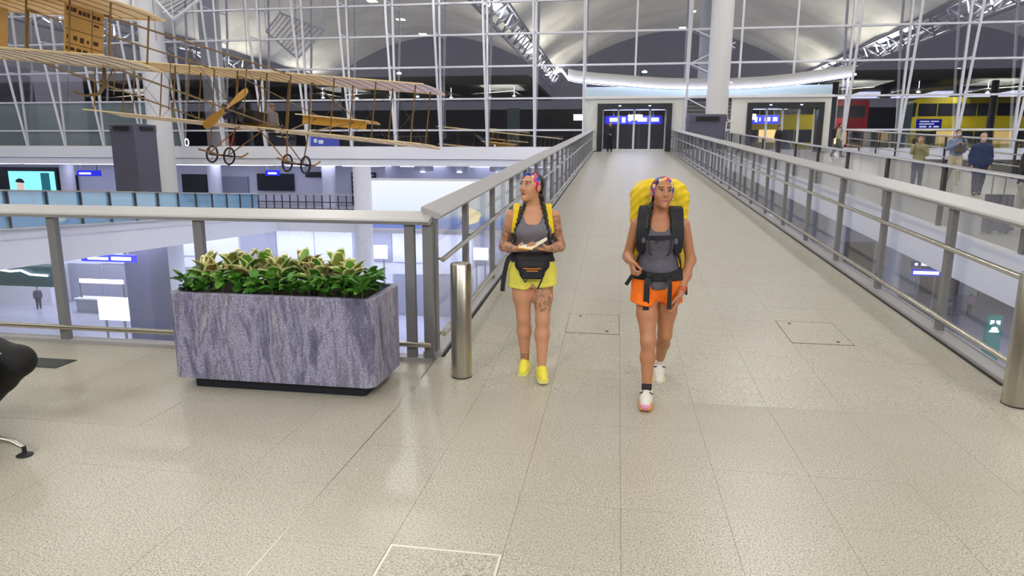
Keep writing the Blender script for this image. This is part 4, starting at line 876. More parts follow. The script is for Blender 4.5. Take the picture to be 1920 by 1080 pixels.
def loft(levels, k=.02, infl=0):
    Lv = np.array(levels, float); z = Lv[:, 0]
    def fn(P):
        Z = P[..., 2]; hw = np.interp(Z, z, Lv[:, 1])+infl; hd = np.interp(Z, z, Lv[:, 2])+infl; xc = np.interp(Z, z, Lv[:, 3]); yc = np.interp(Z, z, Lv[:, 4])
        q = np.sqrt(((P[..., 0]-xc)/hw)**2+((P[..., 1]-yc)/hd)**2); d = (q-1)*np.minimum(hw, hd)
        return np.maximum(d, np.maximum(Z-z[-1]-infl*.5, z[0]-infl*.5-Z))
    w = Lv[:, 1].max()+abs(Lv[:, 3]).max()+infl; d = Lv[:, 2].max()+abs(Lv[:, 4]).max()+infl
    return Prim(fn, (-w, -d, z[0]-infl), (w, d, z[-1]+infl), k)
def rbox(c, h, R=None, r=.02, k=.015, sub=False):
    c, h = np.array(c, float), np.array(h, float); R = np.eye(3) if R is None else R
    def fn(P):
        q = np.abs((P-c)@R)-(h-r); return np.linalg.norm(np.maximum(q, 0), axis=-1)+np.minimum(q.max(axis=-1), 0)-r
    m = np.linalg.norm(h); return Prim(fn, c-m, c+m, k, sub)
def sdf_mesh(prims, vox, clip=None, warp=None):
    lo = np.min([p.lo for p in prims if not p.sub], axis=0)-3*vox; hi = np.max([p.hi for p in prims if not p.sub], axis=0)+3*vox
    n = np.ceil((hi-lo)/vox).astype(int)+1; A = np.full(n, .25, np.float32)
    ax = [lo[i]+vox*np.arange(n[i]) for i in range(3)]
    for p in prims:
        m = p.k+2*vox+.01; i0 = np.maximum(np.floor((p.lo-m-lo)/vox).astype(int), 0); i1 = np.minimum(np.ceil((p.hi+m-lo)/vox).astype(int)+1, n)
        if (i1 <= i0).any(): continue
        P = np.stack(np.meshgrid(*[ax[i][i0[i]:i1[i]] for i in range(3)], indexing='ij'), axis=-1)
        s = tuple(slice(i0[i], i1[i]) for i in range(3)); a = A[s]; bb = p.fn(P); k = max(p.k, 1e-5)
        if p.sub: h = np.clip(.5-.5*(a+bb)/k, 0, 1); A[s] = a*(1-h)-bb*h+k*h*(1-h)
        else: h = np.clip(.5+.5*(bb-a)/k, 0, 1); A[s] = bb*(1-h)+a*h-k*h*(1-h)
    if clip or warp:
        P = np.stack(np.meshgrid(*ax, indexing='ij'), axis=-1)
        if warp: A = A+warp(P)
        if clip: A = np.maximum(A, clip(P))
    A[0], A[-1], A[:, 0], A[:, -1], A[:, :, 0], A[:, :, -1] = [.1]*6
    ins = A < 0; c = sum(ins[i:n[0]-1+i, j:n[1]-1+j, k:n[2]-1+k].astype(np.int8) for i in (0, 1) for j in (0, 1) for k in (0, 1))
    act = np.argwhere((c > 0) & (c < 8)); idx = -np.ones(c.shape, np.int32); idx[tuple(act.T)] = np.arange(len(act))
    acc = np.zeros((len(act), 3)); cnt = np.zeros(len(act))
    cor = [np.array(q) for q in ((0, 0, 0), (1, 0, 0), (0, 1, 0), (1, 1, 0), (0, 0, 1), (1, 0, 1), (0, 1, 1), (1, 1, 1))]
    for e0 in range(8):
        for d in range(3):
            if cor[e0][d]: continue
            p, q = act+cor[e0], act+cor[e0]+np.eye(3, dtype=int)[d]; fa, fb = A[tuple(p.T)], A[tuple(q.T)]; x = (fa < 0) != (fb < 0); t = np.where(x, fa/(fa-fb+1e-12), 0)
            w = cor[e0]+np.outer(t, np.eye(3)[d]); acc[x] += w[x]; cnt[x] += 1
    vs = lo+vox*(act+acc/np.maximum(cnt, 1)[:, None]); faces = []
    for d in range(3):
        u, w = (d+1) % 3, (d+2) % 3; s0 = [slice(None)]*3; s1 = [slice(None)]*3; s0[d] = slice(0, -1); s1[d] = slice(1, None)
        x = ins[tuple(s0)] != ins[tuple(s1)]; E = np.argwhere(x); E = E[(E[:, u] > 0) & (E[:, w] > 0) & (E[:, u] < n[u]-1) & (E[:, w] < n[w]-1)]
        U, W = np.eye(3, dtype=int)[u], np.eye(3, dtype=int)[w]; q = [idx[tuple((E-o).T)] for o in (U+W, W, np.zeros(3, int), U)]; q = np.stack(q, 1)
        f = ins[tuple(E.T)]; q[~f] = q[~f][:, ::-1]; faces.append(q[(q >= 0).all(1)])
    return vs, np.concatenate(faces)
def sdf_obj(name, prims, vox, m, parent, clip=None, warp=None, paint=None, ink=None):
    vs, fs = sdf_mesh(prims, vox, clip, warp); me = bpy.data.meshes.new(name); me.from_pydata(vs.tolist(), [], fs.tolist()); me.materials.append(MATS[m])
    if paint is not None:
        c = np.ones((len(vs), 4), np.float32); c[:, :3] = paint(vs); at = me.color_attributes.new('tone', 'FLOAT_COLOR', 'POINT'); at.data.foreach_set('color', c.ravel())
    if ink is not None:
        at = me.attributes.new('ink', 'FLOAT', 'POINT'); at.data.foreach_set('value', ink(vs).astype(np.float32))
    me.shade_smooth(); me.update(); return put(name, me, parent, local=True)
def rotm(yaw, pitch=0, roll=0):     # columns: person-left (x), back (y), up (z); yaw > 0 turns towards the person's left
    return np.array(Matrix.Rotation(math.radians(yaw), 3, 'Z') @ Matrix.Rotation(math.radians(pitch), 3, 'X') @ Matrix.Rotation(math.radians(roll), 3, 'Y'))
# a figure stands at the origin facing -y; +x is the side of its left hand
TORSO_F = [(.735, .10, .075, 0, .005), (.79, .150, .102, 0, .008), (.85, .170, .112, 0, .008), (.91, .166, .108, 0, .008), (.98, .138, .092, 0, .002), (1.04, .128, .086, 0, 0), (1.10, .135, .092, 0, 0), (1.18, .150, .108, 0, -.004), (1.25, .155, .104, 0, 0), (1.31, .150, .082, 0, .008), (1.345, .115, .062, 0, .012), (1.375, .07, .052, 0, .012), (1.40, .052, .05, 0, .008), (1.45, .05, .05, 0, -.002)]
TORSO_M = [(.735, .10, .08, 0, .005), (.79, .145, .105, 0, .005), (.85, .158, .112, 0, .005), (.92, .155, .108, 0, .002), (1.0, .150, .106, 0, 0), (1.1, .158, .108, 0, 0), (1.2, .172, .112, 0, 0), (1.28, .175, .102, 0, .005), (1.33, .160, .080, 0, .01), (1.365, .10, .06, 0, .012), (1.39, .062, .055, 0, .01), (1.45, .056, .056, 0, -.002)]
def head_prims(c, R, k=1.0, infl=0):
    g = lambda p: np.array(c)+R@(np.array(p)*np.array((1, -1, 1))*k)     # head space: x left, y forward, z up
    r = lambda *a: np.array(a)*k
    P = [ell(g((0, -.014, .034)), r(.073, .092, .076), R, .02), ell(g((0, .028, -.036)), r(.056, .060, .078), R, .03), ball(g((0, .074, -.098)), .019*k, .03),
         ball(g((.034, .060, -.026)), .026*k, .025), ball(g((-.034, .060, -.026)), .026*k, .025), cone(g((-.034, .078, .030)), g((.034, .078, .030)), .011*k, .011*k, .016),
         cone(g((0, .084, .016)), g((0, .104, -.026)), .008*k, .012*k, .012), ball(g((.011, .096, -.030)), .009*k, .006), ball(g((-.011, .096, -.030)), .009*k, .006),
         ell(g((.031, .101, .010)), r(.017, .014, .0095), R, .010, 0, True), ell(g((-.031, .101, .010)), r(.017, .014, .0095), R, .010, 0, True),
         cone(g((-.016, .083, -.058)), g((.016, .083, -.058)), .0055*k, .0055*k, .005), cone(g((-.013, .083, -.068)), g((.013, .083, -.068)), .0062*k, .0062*k, .005),
         ell(g((.075, -.004, -.004)), r(.010, .020, .031), R, .008), ell(g((-.075, -.004, -.004)), r(.010, .020, .031), R, .008)]
    return P
def hand_prims(w, d, n, th, curl, k=1.0, spread=.1, thumb=.6):
    # w wrist, d direction of fingers, n palm normal (the way fingers curl), th thumb side
    w, d, n, th = np.array(w, float), vnorm(d), vnorm(n), vnorm(th); P = []; kn = []
    for i, (o, L) in enumerate(((.030, .088), (.010, .092), (-.011, .088), (-.030, .080))):
        q = w+d*L*k+th*o*k; P.append(cone(w+th*o*.55*k+d*.012*k, q, .014*k, .0115*k, .012)); kn.append(q)
    for i, (q, L) in enumerate(zip(kn, (.066, .074, .068, .052))):
        a = math.radians(curl if not isinstance(curl, (list, tuple)) else curl[i]); dd = vnorm(d+th*(1.5-i)*spread*.5); p = q
        for j, (f, rr) in enumerate(((.45, .0092), (.32, .0085), (.25, .0075))):
            ang = a*(.6+.55*j); e = p+(dd*math.cos(ang)+n*math.sin(ang))*L*f*k; P.append(cone(p, e, rr*k, (rr-.0006)*k, .004)); p = e
    b0 = w+d*.02*k+th*.022*k; b1 = b0+(th*.75+d*.62+n*.25)*.040*k; dirn = vnorm(d*.9+th*(.35-.5*thumb)+n*thumb*.8); b2 = b1+dirn*.032*k; b3 = b2+vnorm(dirn+n*.3*thumb)*.026*k
    P += [cone(b0, b1, .017*k, .0125*k, .012), cone(b1, b2, .0115*k, .010*k, .004), cone(b2, b3, .010*k, .008*k, .004)]
    return P
def shoe(parent, ank, yaw, pitch, m_up, m_sole, vox, k=1.0, laces=None, m_toe=None, name='shoe'):
    # ank: ankle joint; yaw: outward turn; pitch > 0 lifts the heel
    R = rotm(yaw, 0) @ np.array(Matrix.Rotation(math.radians(pitch), 3, 'X')); g = lambda p: np.array(ank)+R@(np.array(p)*k)
    up = [cone(g((0, .030, -.026)), g((0, -.05, -.036)), .040*k, .041*k, .02), cone(g((0, -.05, -.042)), g((0, -.135, -.056)), .042*k, .033*k, .02), cone(g((0, .012, .012)), g((0, .004, -.03)), .041*k, .044*k, .012), cone(g((0, -.03, -.004)), g((0, -.075, -.026)), .026*k, .024*k, .02)]
    base = lambda P: ((P-np.array(ank))@R)[..., 2]
    s = sdf_obj(name, up, vox, m_up, parent, clip=lambda P: -(base(P)+.070*k))
    so = [rbox(g((0, .02, -.078)), np.array((.040, .055, .017))*k, R, .014*k, .01), rbox(g((0, -.055, -.078)), np.array((.043, .075, .016))*k, R, .014*k, .03), rbox(g((0, -.12, -.077)), np.array((.036, .045, .014))*k, R, .013*k, .03)]
    sdf_obj('sole', so, vox, m_sole, s)
    if m_toe: sdf_obj('toe_cap', [ell(g((0, -.135, -.062)), np.array((.036, .042, .026))*k, R, .005)], vox, m_toe, s)
    if laces:
        for i in range(4):
            a, b_, c_ = g((-.026, -.035-.022*i, -.012-.010*i)), g((0, -.035-.022*i, .004-.011*i)), g((.026, -.035-.022*i, -.012-.010*i)); MB().tube([a, b_, c_], .004*k, 5).build('lace', laces, s, local=True)
        for q in (-1, 1): MB().tube([g((0, -.03, .008)), g((q*.03, -.05, .012)), g((q*.045, -.04, -.004)), g((q*.02, -.03, .006))], .0035*k, 5).build('lace', laces, s, local=True)
    return s
def limb_prims(J, side, infl=0, arm=(.044, .036, .035, .024), kk=.03):
    s = J['sh'+side]; e = J['el'+side]; w = J['wr'+side]; c = np.array(e)*.55+np.array(w)*.45
    return [cone(s, e, arm[0], arm[1], kk, infl), cone(e, c, arm[1]-.001, arm[2], kk, infl), cone(c, w, arm[2], arm[3], kk, infl)]
def leg_prims(J, side, infl=0, leg=(.082, .050, .052, .032), kk=.03, upper_only=False):
    h, kn, an = [np.array(J[q+side], float) for q in ('hip', 'kn', 'an')]; c = kn*.68+an*.32+np.array((0, .012, 0)); mid_ = h*.5+kn*.5
    P = [cone(h, mid_, leg[0], (leg[0]+leg[1])/2+.006, kk, infl), cone(mid_, kn, (leg[0]+leg[1])/2+.006, leg[1], kk, infl)]
    return P if upper_only else P+[cone(kn, c, leg[1], leg[2], kk, infl), cone(c, an, leg[2], leg[3], kk, infl)]
def tone_fn(skin, lip, brow, hc, HR, k=1.0, extra=None):
    sk, lp, br = [np.array(hexc(*q)[:3]) for q in (skin, lip, brow)]
    def f(vs):
        q = ((vs-np.array(hc))@HR)*np.array((1, -1, 1))/k; c = np.tile(sk, (len(vs), 1)); x, y, z = np.abs(q[:, 0]), q[:, 1], q[:, 2]
        c[(x < .024-.5*np.abs(z+.063)) & (y > .078) & (z < -.0535) & (z > -.0745)] = lp
        c[(x > .010) & (x < .048) & (y > .055) & (np.abs(z-.033+.10*np.abs(x-.028)) < .0036)] = br
        c[(x < .017) & (y > .07) & (np.abs(z+.0632) < .0022)] = lp*.35
        if extra: extra(vs, q, c)
        return c
    return f
def eyes(parent, hc, HR, k=1.0, gaze=(0, 0)):
    mat('eye_white', (214, 204, 198), .3); mat('iris_dark', (34, 22, 18), .25); mat('lash', (30, 20, 18), .6)
    g = lambda p: tuple(np.array(hc)+HR@(np.array(p)*np.array((1, -1, 1))*k))
    for s in (-1, 1):
        e = sdf_obj('eye', [ell(g((s*.031, .0835, .0095)), np.array((.0135, .008, .0062))*k, HR, .002)], .002, 'eye_white', parent)
        sdf_obj('iris', [ell(g((s*.030+gaze[0], .0895, .0100+gaze[1])), np.array((.0062, .0035, .0060))*k, HR, .002)], .0014, 'iris_dark', e)
        MB().tube([g((s*.031+dx, .0925-abs(dx)*.28, .0155-28*dx*dx)) for dx in (-.014, -.007, 0, .007, .014)], .0018*k, 5).build('eyelash', 'lash', e, local=True)
def strap(parent, name, pts, w, n, th, m, taper=None):
    pts = [np.array(p, float) for p in pts]; N = len(pts); nn = [np.array(n[i] if isinstance(n, list) else n, float) for i in range(N)]; ww = taper or [w]*N
    P, NN, W = [], [], []
    for i in range(N-1):      # Catmull-Rom through the given points
        p0, p1, p2, p3 = pts[max(i-1, 0)], pts[i], pts[i+1], pts[min(i+2, N-1)]
        for t in (0, .25, .5, .75):
            P.append(.5*(2*p1+(p2-p0)*t+(2*p0-5*p1+4*p2-p3)*t*t+(3*p1-p0-3*p2+p3)*t**3)); NN.append(vnorm(nn[i]*(1-t)+nn[i+1]*t)); W.append(ww[i]*(1-t)+ww[i+1]*t)
    P.append(pts[-1]); NN.append(nn[-1]); W.append(ww[-1]); wid = []
    for i in range(len(P)):
        d = vnorm(P[min(i+1, len(P)-1)]-P[max(i-1, 0)]); wid.append(vnorm(np.cross(d, NN[i]))*W[i])
    return MB().ribbon(P, wid, NN, th).build(name, m, parent, local=True, smooth=True)
def front_y(levels, x, z, off=0):       # front surface of a torso loft
    L = np.array(levels); i = lambda c: np.interp(z, L[:, 0], L[:, c]); hw, hd = i(1)+off, i(2)+off; q = min(.98, abs(x-i(3))/hw); return i(4)-hd*math.sqrt(1-q*q)
def torso_n(levels, x, z):
    L = np.array(levels); i = lambda c: np.interp(z, L[:, 0], L[:, c]); y = front_y(levels, x, z); v = np.array(((x-i(3))/i(1)**2, (y-i(4))/i(2)**2, 0)); return vnorm(v)
mat('tank_grey', (120, 116, 128), .85, noise=.2, scale=40); mat('tank_dark', (98, 96, 110), .85, noise=.25, scale=30); mat('shorts_yellow', (238, 230, 96), .8, noise=.1, scale=14); mat('shorts_orange', (255, 122, 14), .8, noise=.15, scale=12)
mat('hair_black', (26, 20, 20), .45, bump=.4, bscale=120); mat('nylon_black', (20, 20, 30), .65, bump=.1, bscale=300); mat('pack_yellow', (242, 208, 24), .55, noise=.15, scale=9); mat('shoe_yellow', (240, 228, 74), .6); mat('sole_pale', (226, 222, 150), .6)
mat('shoe_white', (226, 220, 214), .6); mat('toe_pink', (222, 150, 190), .6); mat('sole_orange', (236, 150, 70), .6); mat('sole_cream', (232, 222, 150), .6); mat('sock_dark', (40, 36, 40), .8); mat('zip_orange', (222, 140, 50), .5); mat('paper', (240, 234, 208), .7); mat('paper_yellow', (232, 196, 70), .6); mat('bracelet', (190, 90, 50), .5); mat('pearl', (235, 230, 225), .3)
VOX = .0055
# ---------------------------------------------------------------- woman in yellow shorts
W1 = thing('person', 'woman in grey tank top and yellow shorts reading a paper', 'person', (-.645, 5.16, zr(5.16)), rot=Matrix.Rotation(math.radians(7), 4, 'Z'))
J = dict(shR=(-.168, .008, 1.30), elR=(-.228, .055, 1.045), wrR=(-.125, -.175, 1.055), shL=(.168, .008, 1.30), elL=(.222, .055, 1.05), wrL=(.118, -.175, 1.06),
         hipR=(-.085, .005, .83), knR=(-.066, .03, .475), anR=(-.052, .105, .088), hipL=(.085, .005, .83), knL=(.088, -.045, .475), anL=(.085, -.075, .085))
TF = [(z, w*1.03, d*1.04, x, y) for z, w, d, x, y in TORSO_F]
HC, HR = (-.012, -.022, 1.52), rotm(-42, -9, 0)
body = [loft(TF, .02)]+sum([limb_prims(J, s) for s in 'RL'], [])+sum([leg_prims(J, s, leg=(.088, .053, .057, .034)) for s in 'RL'], [])
body += [ball((.075, -.07, 1.185), .055, .04), ball((-.075, -.07, 1.185), .055, .04), cone((0, .012, 1.36), (-.004, -.006, 1.47), .052, .05, .03)]
body += head_prims(HC, HR, 1.0)
hR = hand_prims(J['wrR'], (.82, -.5, .05), (0, .1, 1), (-.5, -.82, .1), [40, 45, 50, 55], thumb=.9); hL = hand_prims(J['wrL'], (-.82, -.5, .05), (0, .1, 1), (.5, -.82, .1), [40, 45, 50, 55], thumb=.9)
body += hR+hL+[cone(J['an'+s], np.array(J['an'+s])+(0, -.05, -.04), .030, .024, .02) for s in 'RL']
def ink1(v):
    x, y, z = v.T; m = np.zeros(len(v)); m[(x > .13) & (z > 1.0) & (z < 1.20)] = .8; m[(x > .15) & (z > 1.2) & (z < 1.3)] = .6; m[(x < -.13) & (z > 1.0) & (z < 1.22)] = .75; m[(np.abs(x) > .1) & (z > .98) & (z < 1.10) & (y < -.05)] = .6
    m[(x > .02) & (z > .55) & (z < .74) & (y < .0)] = .6; m[(z < .16) & (x < 0)] = .7; m[(z > .9) & (z < 1.33) & (np.abs(x) < .13)] = 0; return m
sdf_obj('body', body, VOX, 'skin_inked', W1, paint=tone_fn((202, 148, 116), (166, 96, 86), (52, 34, 28), HC, HR), ink=ink1)
eyes(W1, HC, HR, gaze=(-.003, .0015))
hp = lambda p, c=HC, R=HR: tuple(np.array(c)+R@(np.array(p)*np.array((1, -1, 1))))
def hair_and_band(parent, c, R, band=True, line=.030, slope=.9):
    q = lambda P: ((P-np.array(c))@R)*np.array((1, -1, 1))
    g = lambda p: tuple(np.array(c)+R@(np.array(p)*np.array((1, -1, 1))))
    hd = sdf_obj('hair', [ell(g((0, -.016, .034)), (.079, .098, .083), R, .02), ball(g((0, -.06, -.045)), .055, .04)], VOX, 'hair_black', parent, clip=lambda P: np.maximum(q(P)[..., 1]-(line+slope*(q(P)[..., 2]-.06)), -.085-q(P)[..., 2]))
    if band:
        nb = np.array((0, .93, -.37)); p0 = np.array((0, .022, .05))
        sdf_obj('headband', [ell(g((0, -.014, .034)), (.084, .103, .088), R, .02)], .004, 'headband', parent, clip=lambda P: np.maximum(np.abs((q(P)-p0)@nb)-.021, -.03-q(P)[..., 2]))
    return hd
hair_and_band(W1, HC, HR)
def tank(parent, m, TL, bottom, infl=.011, scoop=1.235, extra=[], name='tank_top', strap_in=.088, strap_out=.128):
    def clip(P):
        x, y, z = np.abs(P[..., 0]), P[..., 1], P[..., 2]; sc = np.where(y < 0, scoop, 1.33)
        top = np.where(x < strap_in, sc+(x/strap_in)**4*(1.37-sc), np.where(x < strap_out, 1.38, 1.38-(x-strap_out)*9)); return np.maximum(z-top, bottom-z)
    return sdf_obj(name, [loft(TL, .02, infl)]+[ball((s*.075, -.07, 1.185), .055+infl, .04) for s in (-1, 1)]+extra, VOX, m, parent, clip=clip, warp=lambda P: .0022*np.sin(P[..., 0]*55+np.sin(P[..., 2]*30)*2)*np.clip((1.12-P[..., 2])*8, 0, 1))
tank(W1, 'tank_grey', TF, .93, infl=.014)
def shorts(parent, m, J, TL, top, hems, infl=.02, flare=.03, vox=VOX, fold=.004, out=.02):
    pr = [loft([l for l in TL if l[0] < 1.05], .02, infl)]
    for s, q in (('R', -1), ('L', 1)):
        h, k_ = np.array(J['hip'+s], float), np.array(J['kn'+s], float); e = h+(k_-h)*.5+np.array((q*out, 0, 0)); pr.append(cone(h+np.array((q*.004, 0, .02)), e, .094, .084+flare, .03))
    return sdf_obj('shorts', pr, vox, m, parent, clip=lambda P: np.maximum(P[..., 2]-top, np.where(P[..., 0] < 0, hems[0], hems[1])-P[..., 2]+.12*(np.abs(P[..., 0])-.08)+.045*np.exp(-(P[..., 0]/.022)**2)), warp=lambda P: fold*np.sin(np.arctan2(P[..., 1], P[..., 0]-np.sign(P[..., 0])*.08)*5)*np.clip((.9-P[..., 2])*8, 0, 1))
shorts(W1, 'shorts_yellow', J, TF, .985, (.722, .742), infl=.014, flare=.016, out=.022)
def braid(parent, pts, r):
    P = [Vector(p) for p in pts]; seg = [(P[i].lerp(P[i+1], f)) for i in range(len(P)-1) for f in (0, .2, .4, .6, .8)]+[P[-1]]; pr = []
    for i, p in enumerate(seg): o = .005*(1 if i % 2 else -1); pr.append(ball((p.x+o, p.y, p.z), r*(1-.35*i/len(seg)), .010))
    return sdf_obj('braid', pr, .005, 'hair_black', parent)
braid(W1, [hp((.06, -.05, -.06)), (.07, .0, 1.41), (.092, -.075, 1.33), (.112, -.118, 1.23), (.135, -.12, 1.12), (.145, -.11, 1.04)], .017)
braid(W1, [hp((-.05, -.06, -.07)), (-.058, .0, 1.40), (-.085, -.07, 1.34), (-.112, -.11, 1.26), (-.135, -.105, 1.16), (-.145, -.09, 1.08)], .016)
for s, yw, pt_ in (('R', -8, 4), ('L', 6, 0)): shoe(W1, J['an'+s], yw, pt_, 'shoe_yellow', 'sole_pale', VOX, .99, laces='sole_pale')
# her pack, waist pack and paper are things of their own
def on(person, name, label, cat):
    return thing(name, label, cat, WM[person.name].to_translation(), rot=WM[person.name].to_3x3().to_4x4())
B1 = on(W1, 'backpack', 'yellow backpack with yellow shoulder straps on the woman in yellow shorts', 'backpack')
sdf_obj('bag', [rbox((0, .215, 1.13), (.13, .09, .2), None, .06), rbox((0, .29, 1.06), (.1, .04, .11), None, .035, .02)], .008, 'pack_yellow', B1)
for s in (-1, 1):
    ys = [(s*.118, .11, 1.37), (s*.122, .03, 1.385), (s*.125, -.045, 1.36)]+[(s*(.128+.006*i), front_y(TF, s*(.128+.006*i), z, .024), z) for i, z in enumerate((1.32, 1.27, 1.22, 1.17))]
    nn = [(0, 0, 1), (0, -.3, 1), (0, -.8, .6)]+[tuple(torso_n(TF, s*.12, z)) for z in (1.32, 1.27, 1.22, 1.17)]
    strap(B1, 'shoulder_strap', ys, .044, nn, .014, 'pack_yellow')
    strap(B1, 'webbing', [ys[-1], (s*.165, -.03, 1.1), (s*.165, .06, 1.05), (s*.12, .14, 1.0)], .018, [nn[-1], (s, -.3, 0), (s, 0, 0), (s, .5, 0)], .004, 'nylon_black')
K1 = on(W1, 'waist_pack', 'black waist pack with orange zips worn over yellow shorts', 'waist pack')
sdf_obj('pouch', [rbox((0, -.125, .955), (.135, .045, .065), None, .04, .03), rbox((0, -.13, .885), (.098, .045, .062), None, .035, .04)], .006, 'nylon_black', K1)
pk = sdf_obj('front_pocket', [rbox((0, -.168, .868), (.085, .018, .045), None, .016)], .005, 'nylon_black', K1)
for z in (.905, .888): MB().tube([(-.075, -.176, z+.004), (-.03, -.186, z), (.03, -.186, z), (.075, -.176, z+.004)], .0042, 6).build('zip', 'zip_orange', pk, local=True)
sdf_obj('belt', [loft(TF, .01, .026)], .007, 'nylon_black', K1, clip=lambda P: np.maximum(P[..., 2]-(1.0+.02*np.abs(P[..., 0])/.1), .945-P[..., 2]))
strap(K1, 'loose_strap', [(-.15, -.07, 1.0), (-.185, -.085, .97), (-.21, -.09, .88), (-.226, -.09, .78), (-.232, -.09, .71)], .036, (0, -1, 0), .004, 'nylon_black')
strap(K1, 'tie', [(-.085, -.165, .86), (-.07, -.18, .83), (-.05, -.182, .80), (-.04, -.18, .83)], .009, (0, -1, 0), .004, 'nylon_black'); strap(K1, 'tie', [(.088, -.16, .87), (.075, -.18, .82), (.055, -.18, .775), (.042, -.18, .745)], .012, (0, -1, 0), .004, 'nylon_black')
N1 = on(W1, 'booklet', 'open folded paper held in the hands of the woman in yellow shorts', 'paper')
MB().hexa([(-.1, -.30, 1.085), (-.005, -.32, 1.075), (-.005, -.215, 1.09), (-.1, -.2, 1.095), (-.1, -.30, 1.089), (-.005, -.32, 1.079), (-.005, -.215, 1.094), (-.1, -.2, 1.099)]).build('page', 'paper', N1, local=True)
MB().hexa([(-.003, -.32, 1.075), (.11, -.29, 1.14), (.11, -.2, 1.15), (-.003, -.215, 1.09), (-.005, -.32, 1.079), (.108, -.29, 1.144), (.108, -.2, 1.154), (-.005, -.215, 1.094)]).build('page', 'paper', N1, local=True)
MB().hexa([(-.105, -.31, 1.079), (.0, -.33, 1.069), (.0, -.2, 1.086), (-.105, -.19, 1.091), (-.105, -.31, 1.083), (.0, -.33, 1.073), (.0, -.2, 1.089), (-.105, -.19, 1.094)]).build('cover', 'paper_yellow', N1, local=True)

# ---------------------------------------------------------------- woman in orange shorts
W2 = thing('person', 'woman in grey tank top and orange shorts striding down with a big pack', 'person', (.315, 4.9, zr(4.9)), rot=Matrix.Rotation(math.radians(-2), 4, 'Z'))
J = dict(shR=(-.165, .01, 1.29), elR=(-.222, .075, 1.04), wrR=(-.19, -.15, 1.035), shL=(.168, .01, 1.29), elL=(.232, .05, 1.03), wrL=(.165, -.075, .80),
         hipR=(-.078, -.015, .83), knR=(-.05, -.17, .455), anR=(-.045, -.215, .088), hipL=(.08, .02, .83), knL=(.075, .06, .455), anL=(.055, .34, .145))
TF2 = [(z, w*.98, d*1.0, x, y) for z, w, d, x, y in TORSO_F]
HC, HR = (.004, -.045, 1.515), rotm(14, -9, 3)
body = [loft(TF2, .02)]+sum([limb_prims(J, s, arm=(.043, .036, .034, .024)) for s in 'RL'], [])+sum([leg_prims(J, s, leg=(.084, .050, .050, .030)) for s in 'RL'], [])
body += [ball((.07, -.066, 1.18), .05, .04), ball((-.07, -.066, 1.18), .05, .04), cone((0, .012, 1.36), (.002, -.022, 1.46), .05, .047, .03)]+head_prims(HC, HR, .99)
body += hand_prims(J['wrR'], (.18, -.5, -.75), (.9, .3, -.1), (.2, -.75, .55), 112, thumb=1.0)+hand_prims(J['wrL'], (-.28, -.22, -.93), (-.7, .1, .2), (-.2, -.9, .2), [22, 26, 30, 34], thumb=.4)
body += [cone(J['anR'], np.array(J['anR'])+(0, -.05, -.04), .029, .024, .02), cone(J['anL'], np.array(J['anL'])+(0, -.04, -.05), .029, .024, .02)]
sdf_obj('body', body, VOX, 'skin', W2, paint=tone_fn((182, 126, 92), (176, 106, 96), (38, 26, 22), HC, HR, .99))
eyes(W2, HC, HR, .99)
hair_and_band(W2, HC, HR, line=.034)
braid(W2, [tuple(np.array(HC)+HR@np.array((-.05, .06, -.07))), (-.075, -.02, 1.40), (-.09, -.10, 1.34), (-.095, -.135, 1.27)], .016)
for s in (-1, 1):
    c = np.array(HC)+HR@np.array((s*.078, .0, -.04)); MB().lathe([(.001, -.008), (.007, 0), (.001, .008)], tuple(c), 10).build('earring', 'pearl', W2, smooth=True, local=True)
tank(W2, 'tank_dark', TF2, .83, infl=.012, extra=[cone((0, -.06, .95), (.005, -.085, .86), .075, .05, .04)], scoop=1.245)
shorts(W2, 'shorts_orange', J, TF2, .93, (.715, .71), infl=.016, flare=.018, fold=.007, out=.028)
shoe(W2, J['anR'], -3, -4, 'shoe_white', 'sole_orange', VOX, 1.03, laces='sock_dark', m_toe='toe_pink'); shoe(W2, J['anL'], 4, 32, 'shoe_white', 'sole_cream', VOX, 1.03, laces='sock_dark')
for s in 'RL': 
    a = np.array(J['an'+s]); d = vnorm(np.array(J['kn'+s])-a); sdf_obj('sock', [cone(a, a+d*.05, .036, .037, .01)], VOX, 'shoe_white' if s == 'L' else 'sock_dark', W2)
a = np.array(J['wrL']); sdf_obj('bracelet', [cone(a+(.012, .02, .035), a+(.01, .016, .025), .031, .031, .004)], .004, 'bracelet', W2)
B2 = on(W2, 'backpack', 'large yellow-covered hiking backpack with black harness on the woman in orange shorts', 'backpack')
wr = lambda P: .0055*np.sin(P[..., 0]*70+2.5*np.sin(P[..., 2]*17+P[..., 1]*9))*(.4+.6*np.sin(P[..., 2]*21+1))+.0035*np.sin(P[..., 2]*95+4*np.sin(P[..., 0]*19)+P[..., 1]*40)
sdf_obj('rain_cover', [rbox((-.005, .27, 1.22), (.215, .14, .36), None, .11, .04), rbox((0, .25, 1.46), (.165, .12, .14), None, .09, .06)], .008, 'pack_yellow', B2, warp=wr)
